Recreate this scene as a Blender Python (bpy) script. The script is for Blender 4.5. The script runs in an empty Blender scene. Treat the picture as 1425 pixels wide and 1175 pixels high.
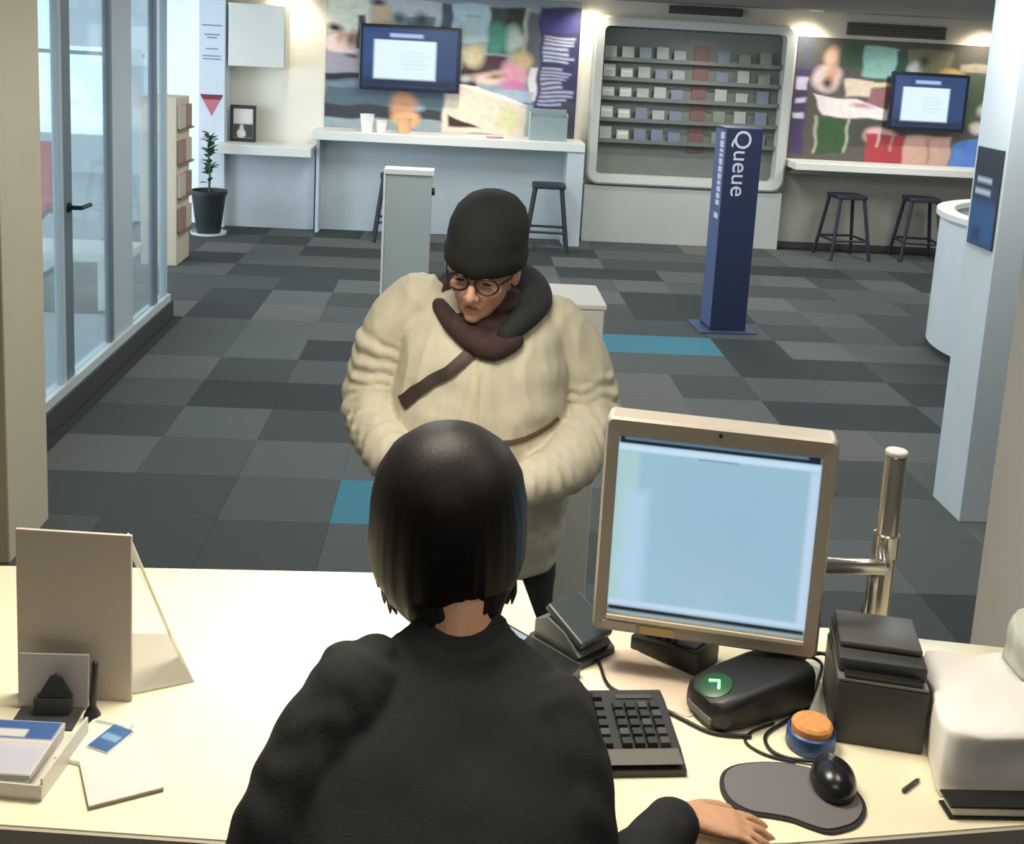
import bpy, bmesh, math, random
import numpy as np
from math import sin, cos, pi, radians, atan2, sqrt
from mathutils import Vector, Matrix, Euler
from mathutils.bvhtree import BVHTree
from mathutils import noise as mnoise

random.seed(7)
SC = bpy.context.scene
COL = SC.collection

# ------------------------------------------------------------------ camera
F_PX, W_PX, H_PX = 1550.0, 1425.0, 1175.0
PITCH, ROLL, YAW, CAM_Z = radians(10.1), radians(3.1), radians(3.0), 2.05
PP_Y = 331.0
fw = Vector((sin(YAW)*cos(PITCH), cos(YAW)*cos(PITCH), -sin(PITCH)))
r0 = Vector((cos(YAW), -sin(YAW), 0))
u0 = r0.cross(fw)
cr = r0*cos(ROLL) + u0*sin(ROLL)
cu = u0*cos(ROLL) - r0*sin(ROLL)
cam_data = bpy.data.cameras.new('camera')
cam = bpy.data.objects.new('camera', cam_data)
COL.objects.link(cam)
cam_data.sensor_fit = 'HORIZONTAL'
cam_data.sensor_width = 36.0
cam_data.lens = 36.0*F_PX/W_PX
cam_data.shift_y = (PP_Y - H_PX/2)/W_PX
cam_data.clip_start = 0.05
M3 = Matrix((cr, cu, -fw)).transposed()
cam.matrix_world = Matrix.Translation((0, 0, CAM_Z)) @ M3.to_4x4()
SC.camera = cam

# ------------------------------------------------------------------ world, lights, exposure
SC.view_settings.view_transform = 'Standard'
SC.view_settings.look = 'None'
SC.view_settings.gamma = 1.0
SC.view_settings.exposure = 0.0
try:
    SC.view_settings.use_curve_mapping = False
except Exception:
    pass
world = bpy.data.worlds.new('world')
SC.world = world
world.use_nodes = True
world.node_tree.nodes['Background'].inputs[0].default_value = (0.80, 0.90, 1.0, 1)
world.node_tree.nodes['Background'].inputs[1].default_value = 3.0


def area(name, loc, size, energy, color, sizey=None, rot=(0, 0, 0), spread=180):
    l = bpy.data.lights.new(name, 'AREA')
    l.energy = energy
    l.color = color
    l.shape = 'RECTANGLE'
    l.size = size
    l.size_y = sizey or size
    l.spread = radians(spread)
    o = bpy.data.objects.new(name, l)
    o.location = loc
    o.rotation_euler = rot
    COL.objects.link(o)
    return o


def spot(name, loc, energy, color, target, ang=80, blend=0.8, size=0.05):
    l = bpy.data.lights.new(name, 'SPOT')
    l.energy = energy
    l.color = color
    l.spot_size = radians(ang)
    l.spot_blend = blend
    l.shadow_soft_size = size
    o = bpy.data.objects.new(name, l)
    o.location = loc
    o.rotation_euler = (Vector(target)-Vector(loc)).to_track_quat('-Z', 'Y').to_euler()
    COL.objects.link(o)
    return o


WARM = (1.0, 0.90, 0.74)
NEUT = (0.95, 1.0, 0.98)
CEIL = 2.5
# ceiling panels over the public hall, neutral white
for lx in (-0.4, 2.0, 4.4):
    for ly in (4.2, 6.8, 9.4):
        area('hall_panel_light', (lx, ly, CEIL-0.03), 0.6, 36 if ly > 9 else 26, NEUT, 1.2)
# warm panel over the teller desk
area('desk_panel_light', (-0.15, 1.75, CEIL-0.03), 0.7, 18, (1.0, 0.91, 0.76), 0.45, spread=125)
area('desk_panel_light', (0.8, 1.35, CEIL-0.03), 0.4, 6.5, (1.0, 0.92, 0.78), 0.4)
area('teller_room_light', (0.0, 0.1, CEIL-0.03), 1.0, 7, (1, 0.93, 0.82), 0.5)
# wall washers over the back wall
for lx in (-1.75, 1.28, 3.55, 5.45):
    spot('wall_washer', (lx, 11.35, CEIL-0.04), 34, WARM, (lx, 11.62, 1.9), 110, 1.0)
for lx in (-0.1, 4.5, 2.4):
    spot('counter_washer', (lx, 10.6, CEIL-0.04), 70, (1, 0.95, 0.85), (lx, 11.5, 0.8), 95, 1.0)
# daylight entering from the lobby side
area('lobby_daylight', (-5.6, 8.2, 1.6), 3.0, 150, (0.72, 0.86, 1.0), 1.9, (0, radians(-90), 0))


# ------------------------------------------------------------------ materials
def lin(c):
    out = []
    for v in c:
        v = v/255.0
        out.append(v/12.92 if v <= 0.04045 else ((v+0.055)/1.055)**2.4)
    return out


MATS = {}


def mat(name, c, rough=0.6, metal=0.0, var=0.0, scale=20.0, bump=0.0, bscale=200.0, emit=None, es=1.0,
        alpha=None, stretch=None, coat=0.0, spec=None):
    if name in MATS:
        return MATS[name]
    m = bpy.data.materials.new(name)
    m.use_nodes = True
    nt = m.node_tree
    b = nt.nodes['Principled BSDF']
    col = lin(c)
    b.inputs['Base Color'].default_value = (*col, 1)
    b.inputs['Roughness'].default_value = rough
    b.inputs['Metallic'].default_value = metal
    b.inputs['Coat Weight'].default_value = coat
    if spec is not None:
        b.inputs['Specular IOR Level'].default_value = spec
    tc = nt.nodes.new('ShaderNodeTexCoord')
    src = tc.outputs['Object']
    if stretch:
        mp = nt.nodes.new('ShaderNodeMapping')
        mp.inputs['Scale'].default_value = stretch
        nt.links.new(src, mp.inputs['Vector'])
        src = mp.outputs['Vector']
    if var > 0:
        n = nt.nodes.new('ShaderNodeTexNoise')
        n.inputs['Scale'].default_value = scale
        n.inputs['Detail'].default_value = 4
        nt.links.new(src, n.inputs['Vector'])
        r = nt.nodes.new('ShaderNodeValToRGB')
        r.color_ramp.elements[0].position = 0.3
        r.color_ramp.elements[1].position = 0.7
        r.color_ramp.elements[0].color = (*[v*(1-var) for v in col], 1)
        r.color_ramp.elements[1].color = (*[min(1, v*(1+var)) for v in col], 1)
        nt.links.new(n.outputs['Fac'], r.inputs['Fac'])
        nt.links.new(r.outputs['Color'], b.inputs['Base Color'])
    if bump > 0:
        n2 = nt.nodes.new('ShaderNodeTexNoise')
        n2.inputs['Scale'].default_value = bscale
        n2.inputs['Detail'].default_value = 3
        nt.links.new(src, n2.inputs['Vector'])
        bp = nt.nodes.new('ShaderNodeBump')
        bp.inputs['Strength'].default_value = bump
        bp.inputs['Distance'].default_value = 0.002
        nt.links.new(n2.outputs['Fac'], bp.inputs['Height'])
        nt.links.new(bp.outputs['Normal'], b.inputs['Normal'])
    if emit:
        b.inputs['Emission Color'].default_value = (*lin(emit), 1)
        b.inputs['Emission Strength'].default_value = es
    MATS[name] = m
    return m


def glass_mat(name, tint=(0.86, 0.95, 0.96), gloss=0.10, haze=0.0, hazecol=(0.8, 0.9, 0.95)):
    if name in MATS:
        return MATS[name]
    m = bpy.data.materials.new(name)
    m.use_nodes = True
    nt = m.node_tree
    nt.nodes.remove(nt.nodes['Principled BSDF'])
    out = nt.nodes['Material Output']
    t = nt.nodes.new('ShaderNodeBsdfTransparent')
    t.inputs[0].default_value = (*tint, 1)
    g = nt.nodes.new('ShaderNodeBsdfGlossy')
    g.inputs['Roughness'].default_value = 0.03
    f = nt.nodes.new('ShaderNodeLayerWeight')
    f.inputs['Blend'].default_value = 0.25
    mth = nt.nodes.new('ShaderNodeMath')
    mth.operation = 'MULTIPLY'
    mth.inputs[1].default_value = gloss*4
    nt.links.new(f.outputs['Fresnel'], mth.inputs[0])
    mx = nt.nodes.new('ShaderNodeMixShader')
    nt.links.new(mth.outputs[0], mx.inputs[0])
    nt.links.new(t.outputs[0], mx.inputs[1])
    nt.links.new(g.outputs[0], mx.inputs[2])
    res = mx.outputs[0]
    if haze > 0:
        d = nt.nodes.new('ShaderNodeBsdfDiffuse')
        d.inputs[0].default_value = (*hazecol, 1)
        m2 = nt.nodes.new('ShaderNodeMixShader')
        m2.inputs[0].default_value = haze
        nt.links.new(res, m2.inputs[1])
        nt.links.new(d.outputs[0], m2.inputs[2])
        res = m2.outputs[0]
    nt.links.new(res, out.inputs['Surface'])
    MATS[name] = m
    return m


def paint_mat(name, emit=0.0):
    """colour comes from the mesh's own printed colours"""
    if name in MATS:
        return MATS[name]
    m = bpy.data.materials.new(name)
    m.use_nodes = True
    nt = m.node_tree
    b = nt.nodes['Principled BSDF']
    a = nt.nodes.new('ShaderNodeAttribute')
    a.attribute_name = 'ink'
    nt.links.new(a.outputs['Color'], b.inputs['Base Color'])
    b.inputs['Roughness'].default_value = 0.5
    if emit > 0:
        nt.links.new(a.outputs['Color'], b.inputs['Emission Color'])
        b.inputs['Emission Strength'].default_value = emit
        b.inputs['Base Color'].default_value = (0.02, 0.02, 0.02, 1)
        for l in list(nt.links):
            if l.to_socket == b.inputs['Base Color']:
                nt.links.remove(l)
        b.inputs['Roughness'].default_value = 0.25
    MATS[name] = m
    return m


M_WHITE = mat('white_laminate', (232, 232, 226), 0.45, var=0.02, scale=4)
M_BLUEWHITE = mat('cool_white_paint', (214, 222, 228), 0.6, var=0.03, scale=3)
M_CREAMWALL = mat('cream_wall_paint', (236, 230, 214), 0.75, var=0.02, scale=2, bump=0.05)
M_GREYWALL = mat('grey_wall_paint', (186, 188, 184), 0.7, var=0.03, scale=3)
M_BEIGE = mat('beige_paint', (196, 182, 156), 0.7, var=0.03, scale=3, bump=0.05)
M_DESK = mat('cream_laminate', (245, 237, 205), 0.35, var=0.015, scale=3)
M_EDGE = mat('grey_edge_band', (176, 170, 156), 0.5)
M_ALU = mat('brushed_aluminium', (186, 198, 206), 0.4, 0.15, var=0.05, scale=30, stretch=(40, 40, 1))
M_ALUD = mat('dark_aluminium', (112, 126, 136), 0.4, 0.2)
M_BLACK = mat('black_plastic', (30, 31, 32), 0.45, bump=0.1, bscale=500)
M_DGREY = mat('dark_grey_plastic', (62, 63, 64), 0.5)
M_MGREY = mat('mid_grey_plastic', (112, 110, 108), 0.5)
M_STEEL = mat('polished_steel', (196, 190, 180), 0.22, 0.9, var=0.05, scale=10)
M_NAVY = mat('navy_metal', (34, 44, 74), 0.5)
M_SKIRT = mat('dark_skirting', (62, 64, 62), 0.6)
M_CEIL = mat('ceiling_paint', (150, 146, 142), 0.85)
M_GLASS = glass_mat('partition_glass', (0.90, 0.96, 0.97), 0.10, 0.14, (0.80, 0.88, 0.92))


# ------------------------------------------------------------------ mesh helpers
class MB:
    def __init__(self):
        self.bm = bmesh.new()

    def box(self, x0, x1, y0, y1, z0, z1, bevel=0.0, seg=2):
        t = bmesh.new()
        vs = [t.verts.new((x, y, z)) for z in (z0, z1) for (x, y) in ((x0, y0), (x1, y0), (x1, y1), (x0, y1))]
        for f in ((3, 2, 1, 0), (4, 5, 6, 7), (0, 1, 5, 4), (1, 2, 6, 5), (2, 3, 7, 6), (3, 0, 4, 7)):
            t.faces.new([vs[i] for i in f])
        if bevel > 0:
            bmesh.ops.bevel(t, geom=list(t.edges), offset=bevel, segments=seg, affect='EDGES', profile=0.5)
        self.add(t)
        return self

    def add(self, t, M=None):
        if M is not None:
            t.transform(M)
        me = bpy.data.meshes.new('tmp')
        t.to_mesh(me)
        self.bm.from_mesh(me)
        bpy.data.meshes.remove(me)
        t.free()

    def prism(self, pts, z0, z1, bevel=0.0, M=None, seg=2):
        """pts: outline in x,y, extruded z0..z1"""
        t = bmesh.new()
        a = [t.verts.new((p[0], p[1], z0)) for p in pts]
        b = [t.verts.new((p[0], p[1], z1)) for p in pts]
        n = len(pts)
        area2 = sum(pts[i][0]*pts[(i+1) % n][1]-pts[(i+1) % n][0]*pts[i][1] for i in range(n))
        if area2 < 0:
            a.reverse()
            b.reverse()
        t.faces.new(a[::-1])
        t.faces.new(b)
        for i in range(n):
            j = (i+1) % n
            t.faces.new((a[i], a[j], b[j], b[i]))
        if bevel > 0:
            es = [e for e in t.edges if abs(e.verts[0].co.z-e.verts[1].co.z) < 1e-6]
            bmesh.ops.bevel(t, geom=es, offset=bevel, segments=seg, affect='EDGES', profile=0.5)
        self.add(t, M)
        return self

    def loft(self, rings, cap=True, closed=True):
        t = bmesh.new()
        R = [[t.verts.new(p) for p in r] for r in rings]
        n = len(rings[0])
        for i in range(len(R)-1):
            for k in range(n if closed else n-1):
                l = (k+1) % n
                t.faces.new((R[i][k], R[i][l], R[i+1][l], R[i+1][k]))
        if cap and closed:
            t.faces.new(R[0][::-1])
            t.faces.new(R[-1])
        bmesh.ops.recalc_face_normals(t, faces=list(t.faces))
        self.add(t)
        return self

    def lathe(self, prof, n=24, c=(0, 0, 0), M=None):
        t = bmesh.new()
        R = []
        for (r, z) in prof:
            if r < 1e-6:
                R.append([t.verts.new((c[0], c[1], c[2]+z))])
            else:
                R.append([t.verts.new((c[0]+r*cos(2*pi*k/n), c[1]+r*sin(2*pi*k/n), c[2]+z)) for k in range(n)])
        for i in range(len(R)-1):
            A, B = R[i], R[i+1]
            for k in range(n):
                l = (k+1) % n
                if len(A) == 1 and len(B) == 1:
                    continue
                if len(A) == 1:
                    t.faces.new((A[0], B[l], B[k]))
                elif len(B) == 1:
                    t.faces.new((A[k], A[l], B[0]))
                else:
                    t.faces.new((A[k], A[l], B[l], B[k]))
        if len(R[0]) > 1:
            t.faces.new(R[0][::-1])
        if len(R[-1]) > 1:
            t.faces.new(R[-1])
        bmesh.ops.recalc_face_normals(t, faces=list(t.faces))
        self.add(t, M)
        return self

    def tube(self, pts, radii, n=10, sub=1, ends=True, flat=None):
        """closed tube through pts; radii a number or one per point; Catmull-Rom when sub > 1"""
        pts = [Vector(p) for p in pts]
        if not hasattr(radii, '__len__'):
            radii = [radii]*len(pts)
        if sub > 1:
            P, Rr = [], []
            for i in range(len(pts)-1):
                p0 = pts[max(i-1, 0)]
                p1, p2 = pts[i], pts[i+1]
                p3 = pts[min(i+2, len(pts)-1)]
                for s in range(sub):
                    u = s/sub
                    P.append(0.5*((2*p1)+(p2-p0)*u+(2*p0-5*p1+4*p2-p3)*u*u+(3*p1-p0-3*p2+p3)*u**3))
                    Rr.append(radii[i]*(1-u)+radii[i+1]*u)
            P.append(pts[-1])
            Rr.append(radii[-1])
            pts, radii = P, Rr
        rings = []
        up = None
        for i, p in enumerate(pts):
            tan = (pts[min(i+1, len(pts)-1)]-pts[max(i-1, 0)]).normalized()
            if up is None:
                ref = Vector((0, 0, 1)) if abs(tan.z) < 0.9 else Vector((0, 1, 0))
                up = (ref-tan*ref.dot(tan)).normalized()
            else:
                up = (up-tan*up.dot(tan)).normalized()
            side = tan.cross(up)
            r = radii[i]
            fl = flat or (1, 1)
            rings.append((p, tan, side, up, r, fl))

        def ring(p, side, up, r, fl):
            return [p+side*(cos(2*pi*k/n)*r*fl[0])+up*(sin(2*pi*k/n)*r*fl[1]) for k in range(n)]
        out = []
        p, tan, side, up_, r, fl = rings[0]
        if ends:
            for a in (75, 45):
                out.append(ring(p-tan*(r*0.8*sin(radians(a))), side, up_, r*cos(radians(a)), fl))
        for (p, tan, side, up_, r, fl) in rings:
            out.append(ring(p, side, up_, r, fl))
        if ends:
            for a in (45, 75):
                out.append(ring(p+tan*(r*0.8*sin(radians(a))), side, up_, r*cos(radians(a)), fl))
        self.loft(out)
        return self

    def ellipsoid(self, c, r, M=None, n=20, m=12):
        t = bmesh.new()
        bmesh.ops.create_uvsphere(t, u_segments=n, v_segments=m, radius=1.0)
        t.transform(Matrix.Translation(c) @ Matrix.Diagonal((r[0], r[1], r[2], 1)))
        self.add(t, M)
        return self

    def build(self, name, material, parent=None, loc=None, rotz=0.0, smooth=None, label=None, kind=None):
        me = bpy.data.meshes.new(name)
        self.bm.to_mesh(me)
        self.bm.free()
        return link(me, name, material, parent, loc, rotz, smooth, label, kind)


def link(me, name, material, parent=None, loc=None, rotz=0.0, smooth=None, label=None, kind=None):
    o = bpy.data.objects.new(name, me)
    COL.objects.link(o)
    if material is not None:
        for mm in (material if isinstance(material, (list, tuple)) else [material]):
            me.materials.append(mm)
    if smooth is not None:
        me.shade_smooth() if smooth >= 180 else me.set_sharp_from_angle(angle=radians(smooth))
        if smooth < 180:
            for p in me.polygons:
                p.use_smooth = True
    if parent is not None:
        o.parent = parent
    if loc is not None:
        o.location = loc
    o.rotation_euler = (0, 0, rotz)
    if label:
        o['label'] = label
    if kind:
        o['kind'] = kind
    return o


def thing(name, label, cat, loc=(0, 0, 0), rotz=0.0, group=None):
    o = bpy.data.objects.new(name, None)
    COL.objects.link(o)
    o.empty_display_size = 0.1
    o.location = loc
    o.rotation_euler = (0, 0, rotz)
    o['label'] = label
    o['category'] = cat
    if group:
        o['group'] = group
    return o


def tag(o, label, cat, group=None):
    o['label'] = label
    o['category'] = cat
    if group:
        o['group'] = group
    return o


def struct(o):
    o['kind'] = 'structure'
    return o


def setting(name, loc=(0, 0, 0)):
    o = bpy.data.objects.new(name, None)
    COL.objects.link(o)
    o.location = loc
    o['kind'] = 'structure'
    return o


def dup(root, loc, rotz=None, label=None, group=None):
    r = root.copy()
    COL.objects.link(r)
    r.location = loc
    if rotz is not None:
        r.rotation_euler = (0, 0, rotz)
    if label:
        r['label'] = label
    if group:
        r['group'] = group
    for ch in list(root.children):
        c = ch.copy()
        COL.objects.link(c)
        c.parent = r
        for g in list(ch.children):
            d = g.copy()
            COL.objects.link(d)
            d.parent = c
    return r


def remeshed(mb, voxel, smooth_it=4, factor=0.5, name='body'):
    """one continuous skin round all the closed pieces in mb"""
    me = bpy.data.meshes.new(name)
    mb.bm.to_mesh(me)
    mb.bm.free()
    o = bpy.data.objects.new('tmp_remesh', me)
    COL.objects.link(o)
    md = o.modifiers.new('r', 'REMESH')
    md.mode = 'VOXEL'
    md.voxel_size = voxel
    md.use_smooth_shade = True
    if smooth_it:
        s = o.modifiers.new('s', 'SMOOTH')
        s.iterations = smooth_it
        s.factor = factor
    dg = bpy.context.evaluated_depsgraph_get()
    out = bpy.data.meshes.new_from_object(o.evaluated_get(dg))
    out.name = name
    bpy.data.objects.remove(o)
    bpy.data.meshes.remove(me)
    for p in out.polygons:
        p.use_smooth = True
    return out


def rrect(x0, x1, y0, y1, r, n=6):
    pts = []
    for (cx, cy, a) in ((x1-r, y0+r, -90), (x1-r, y1-r, 0), (x0+r, y1-r, 90), (x0+r, y0+r, 180)):
        for k in range(n+1):
            t = radians(a+90*k/n)
            pts.append((cx+r*cos(t), cy+r*sin(t)))
    return pts


RX = Matrix.Rotation(radians(90), 4, 'X')   # x,y outline -> x,z outline, thickness along -y


def print_panel(name, x0, x1, z0, z1, y, base, marks, nx, nz, material, parent, facing='-y', warp=False):
    """a flat printed sheet; the print is stored per vertex. marks in u (0..1 left-right), v (0..1 top-down)"""
    us = np.linspace(0, 1, nx)
    vs = np.linspace(0, 1, nz)
    U, V = np.meshgrid(us, vs)
    C = np.zeros((nz, nx, 3))
    if warp:
        U0, V0 = U.copy(), V.copy()
        for (fx, fy, ph, am) in ((23, 9, 0.3, .004), (9, 31, 1.7, .004), (47, 20, 2.2, .002)):
            U = U+am*np.sin(fx*U0+fy*V0+ph)
            V = V+am*1.6*np.sin(fy*U0-fx*V0+2*ph)
    C[:] = lin(base)
    for mk in marks:
        kind, col, soft = mk[0], np.array(lin(mk[1])), mk[2]
        g = mk[3:]
        if kind == 'r':
            a0, a1, b0, b1 = g
            d = np.maximum(np.maximum(a0-U, U-a1), np.maximum(b0-V, V-b1))
        elif kind == 'e':
            cx, cy, rx, ry = g
            d = (np.sqrt(((U-cx)/rx)**2+((V-cy)/ry)**2)-1)*min(rx, ry)
        else:
            pts = g[0]
            d = np.full(U.shape, -9.0)
            n = len(pts)
            ar = sum(pts[i][0]*pts[(i+1) % n][1]-pts[(i+1) % n][0]*pts[i][1] for i in range(n))
            s = 1 if ar > 0 else -1
            for i in range(n):
                p, q = pts[i], pts[(i+1) % n]
                ex, ey = q[0]-p[0], q[1]-p[1]
                L = sqrt(ex*ex+ey*ey)
                d = np.maximum(d, s*(ey*(U-p[0])-ex*(V-p[1]))/L)
        w = np.clip(0.5-d/max(soft, 1e-4), 0, 1)[..., None]
        C = C*(1-w)+col*w
    if warp:
        g_ = np.random.RandomState(3)
        nn = g_.normal(0, 1, (nz, nx, 3))
        for _ in range(2):
            nn = (nn+np.roll(nn, 1, 0)+np.roll(nn, 1, 1)+np.roll(nn, -1, 0)+np.roll(nn, -1, 1))/5
        C = np.clip(C*(1+0.16*nn), 0, 1)
    verts = []
    for j in range(nz):
        for i in range(nx):
            if facing == '-y':
                verts.append((x0+(x1-x0)*us[i], y, z1+(z0-z1)*vs[j]))
            else:   # facing -x : x0..x1 read as y extents (left edge first), y is x
                verts.append((y, x0+(x1-x0)*us[i], z1+(z0-z1)*vs[j]))
    faces = []
    for j in range(nz-1):
        for i in range(nx-1):
            a = j*nx+i
            faces.append((a, a+nx, a+nx+1, a+1))
    me = bpy.data.meshes.new(name)
    me.from_pydata(verts, [], faces)
    at = me.attributes.new('ink', 'FLOAT_COLOR', 'POINT')
    buf = np.ones((nz*nx, 4), dtype=np.float32)
    buf[:, :3] = C.reshape(-1, 3)
    at.data.foreach_set('color', buf.ravel())
    return link(me, name, material, parent)


def text_mesh(txt, size, extrude=0.002):
    cu_ = bpy.data.curves.new('txt', 'FONT')
    cu_.body = txt
    cu_.size = size
    cu_.extrude = extrude
    cu_.align_x = 'CENTER'
    cu_.align_y = 'CENTER'
    o = bpy.data.objects.new('txt', cu_)
    COL.objects.link(o)
    dg = bpy.context.evaluated_depsgraph_get()
    me = bpy.data.meshes.new_from_object(o.evaluated_get(dg))
    bpy.data.objects.remove(o)
    return me


# =================================================================== THE SETTING
YB = 11.65          # face of the back wall
XR = 6.2
XP = -2.0           # glazed partition
floor = struct(MB().box(-2.1, XR, -1.6, YB+0.1, -0.12, -0.009).box(-3.2, -2.1, 7.7, YB+0.1, -0.12, -0.009).build('floor', mat('carpet_backing', (52, 54, 52), 0.95)))
carpets = [mat('carpet_charcoal', (66, 70, 69), 0.95, var=0.10, scale=120, bump=0.5, bscale=900),
           mat('carpet_graphite', (78, 82, 80), 0.95, var=0.10, scale=120, bump=0.5, bscale=900),
           mat('carpet_slate', (88, 91, 90), 0.95, var=0.10, scale=120, bump=0.5, bscale=900),
           mat('carpet_ash', (96, 95, 92), 0.95, var=0.10, scale=120, bump=0.5, bscale=900),
           mat('carpet_soot', (50, 55, 54), 0.95, var=0.10, scale=120, bump=0.5, bscale=900),
           mat('carpet_teal', (62, 118, 136), 0.95, var=0.08, scale=120, bump=0.5, bscale=900)]
TS = 0.47


def project(p):
    v = Vector(p)-Vector((0, 0, CAM_Z))
    d = v.dot(fw)
    if d < 0.1:
        return None
    return (712.5+F_PX*v.dot(cr)/d, PP_Y-F_PX*v.dot(cu)/d)


cells = []
for iy in range(-13, 17):
    for ix in range(-7, 15):
        x, y = -0.474+ix*TS, 4.44+iy*TS
        if x < (-3.3 if y > 7.6 else -2.0) or y < -1.5 or y+TS > YB+0.2:
            continue
        q = project((x+TS/2, y+TS/2, 0))
        vis = q is not None and -60 < q[0] < 1480 and -20 < q[1] < 1210 and y > 1.9
        cells.append((x, y, ix, iy, vis))
tile_mesh = []
for i, m in enumerate(carpets):
    t = MB().box(0.0006, TS-0.0006, 0.0006, TS-0.0006, -0.0088, 0.0)
    me = bpy.data.meshes.new('carpet_tile')
    t.bm.to_mesh(me)
    t.bm.free()
    me.materials.append(m)
    tile_mesh.append(me)
rest = MB()
TEAL = {(0, 0), (3, 6), (4, 6)}
n_t = 0
for (x, y, ix, iy, vis) in sorted(cells, key=lambda c: c[1]):
    if vis and n_t < 300:
        k = random.choices([0, 1, 2, 3, 4], [3, 4, 3, 2, 3])[0]
        if (ix, iy) in TEAL:
            k = 5
        o = bpy.data.objects.new('carpet_tile', tile_mesh[k])
        COL.objects.link(o)
        o.parent = floor
        o.location = (x, y, 0)
        n_t += 1
    else:
        rest.box(x+0.002, x+TS-0.002, y+0.002, y+TS-0.002, -0.0088, 0.0)
rest.build('carpet_tile_rest', carpets[1], floor, kind='stuff')

wall_back = struct(MB().box(-3.2, XR, YB, YB+0.15, 0, CEIL).build('wall_back', M_CREAMWALL))
struct(MB().box(XR, XR+0.15, -1.6, YB+0.15, 0, CEIL).build('wall_right', M_GREYWALL))
struct(MB().box(-2.1, XR, -1.75, -1.6, 0, CEIL).build('wall_front', M_GREYWALL))
struct(MB().box(-2.15, -1.95, -1.6, 4.0, 0, CEIL).build('wall_left', M_BEIGE))
struct(MB().box(-2.15, XR+0.15, -1.75, YB+0.15, CEIL, CEIL+0.1).build('ceiling', M_CEIL))

# beige end pillar of the left wall
struct(MB().box(-2.6, -1.62, 4.0, 4.4, 0, CEIL, 0.006).build('trim_1', M_BEIGE))
# beige pillar at the right of the desk
M_BEIGER = mat('pale_pillar_paint', (196, 190, 182), 0.7, var=0.03, scale=3)
struct(MB().box(1.245, 1.85, 2.05, 2.35, 0, CEIL, 0.006).build('trim_2', M_BEIGER))
# white-blue column with the sign
struct(MB().box(2.345, 3.0, 4.66, 4.95, 0, CEIL, 0.004).build('trim_3', M_BLUEWHITE))

# glazed partition along the left side
part_wall = setting('wall_left.001', (XP, 0, 0))
MB().box(-0.05, 0.05, 4.4, 7.72, 0.0, 0.12).build('skirting', M_SKIRT, part_wall)
MB().box(-0.035, 0.035, 4.4, 7.7, 0.12, 0.17).build('bottom_rail', mat('white_aluminium', (214, 220, 220), 0.4, 0.3), part_wall)
MB().box(-0.035, 0.035, 4.4, 7.7, CEIL-0.06, CEIL-0.001).build('top_rail', M_ALU, part_wall)
for (a, b, m_) in ((5.62, 5.68, M_ALU), (5.68, 5.80, M_ALUD), (6.42, 6.48, M_ALUD), (6.48, 6.86, M_ALU), (7.34, 7.43, M_ALUD), (7.60, 7.68, M_ALU)):
    MB().box(-0.018, 0.018, a, b, 0.17, CEIL-0.06, 0.004).build('mullion', m_, part_wall)
for (a, b) in ((4.40, 5.62), (5.80, 6.42), (6.86, 7.34), (7.43, 7.60)):
    MB().box(-0.006, 0.006, a, b, 0.17, CEIL-0.06).build('glass_pane', M_GLASS, part_wall)
hd = MB()
hd.tube([(0.018, 5.74, 1.08), (0.085, 5.74, 1.08), (0.09, 5.86, 1.08)], 0.012, 8)
hd.tube([(-0.018, 5.74, 1.06), (-0.085, 5.74, 1.06), (-0.09, 5.62, 1.03)], 0.014, 8)
hd.lathe([(0.026, 0), (0.026, 0.012), (0, 0.012)], 16, (0, 0, 0), Matrix.Translation((0.018, 5.74, 1.08)) @ Matrix.Rotation(pi/2, 4, 'Y'))
hd.build('door_handle', M_BLACK, part_wall, smooth=40)

# lobby beyond the glass
M_LFLOOR = mat('lobby_vinyl', (150, 158, 162), 0.4, var=0.05, scale=3)
struct(MB().box(-8.0, -3.2, 3.0, 17.0, -0.12, 0.0).box(-3.2, -2.1, 3.0, 7.7, -0.12, 0.0).build('floor.001', M_LFLOOR))
lob = setting('wall_left.002')
# far lobby wall with three window openings
for (a, b, c, d) in ((-8, -2.9, 0, 0.5), (-8, -2.9, 2.35, 2.6), (-8, -7.6, 0.5, 2.35), (-6.0, -5.7, 0.5, 2.35), (-4.5, -4.2, 0.5, 2.35), (-3.3, -2.9, 0.5, 2.35)):
    MB().box(a, b, 15.0, 15.15, c, d).build('wall_section', M_BLUEWHITE, lob)
for (a, b) in ((-7.6, -6.0), (-5.7, -4.5), (-4.2, -3.3)):
    MB().box(a, b, 15.06, 15.07, 0.5, 2.35).build('glass_pane', M_GLASS, lob)
    MB().box(a, b, 15.03, 15.10, 1.55, 1.60).build('transom', M_ALUD, lob)
# side of the lobby: end return of the back wall and white blade wall
struct(MB().box(-3.2, -3.05, YB, 15.0, 0, CEIL).build('wall_left.003', M_BLUEWHITE))
struct(MB().box(-8.0, -2.05, 3.0, 15.0, 2.62, 2.7).build('ceiling.001', mat('lobby_ceiling', (225, 230, 232), 0.8)))
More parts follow.
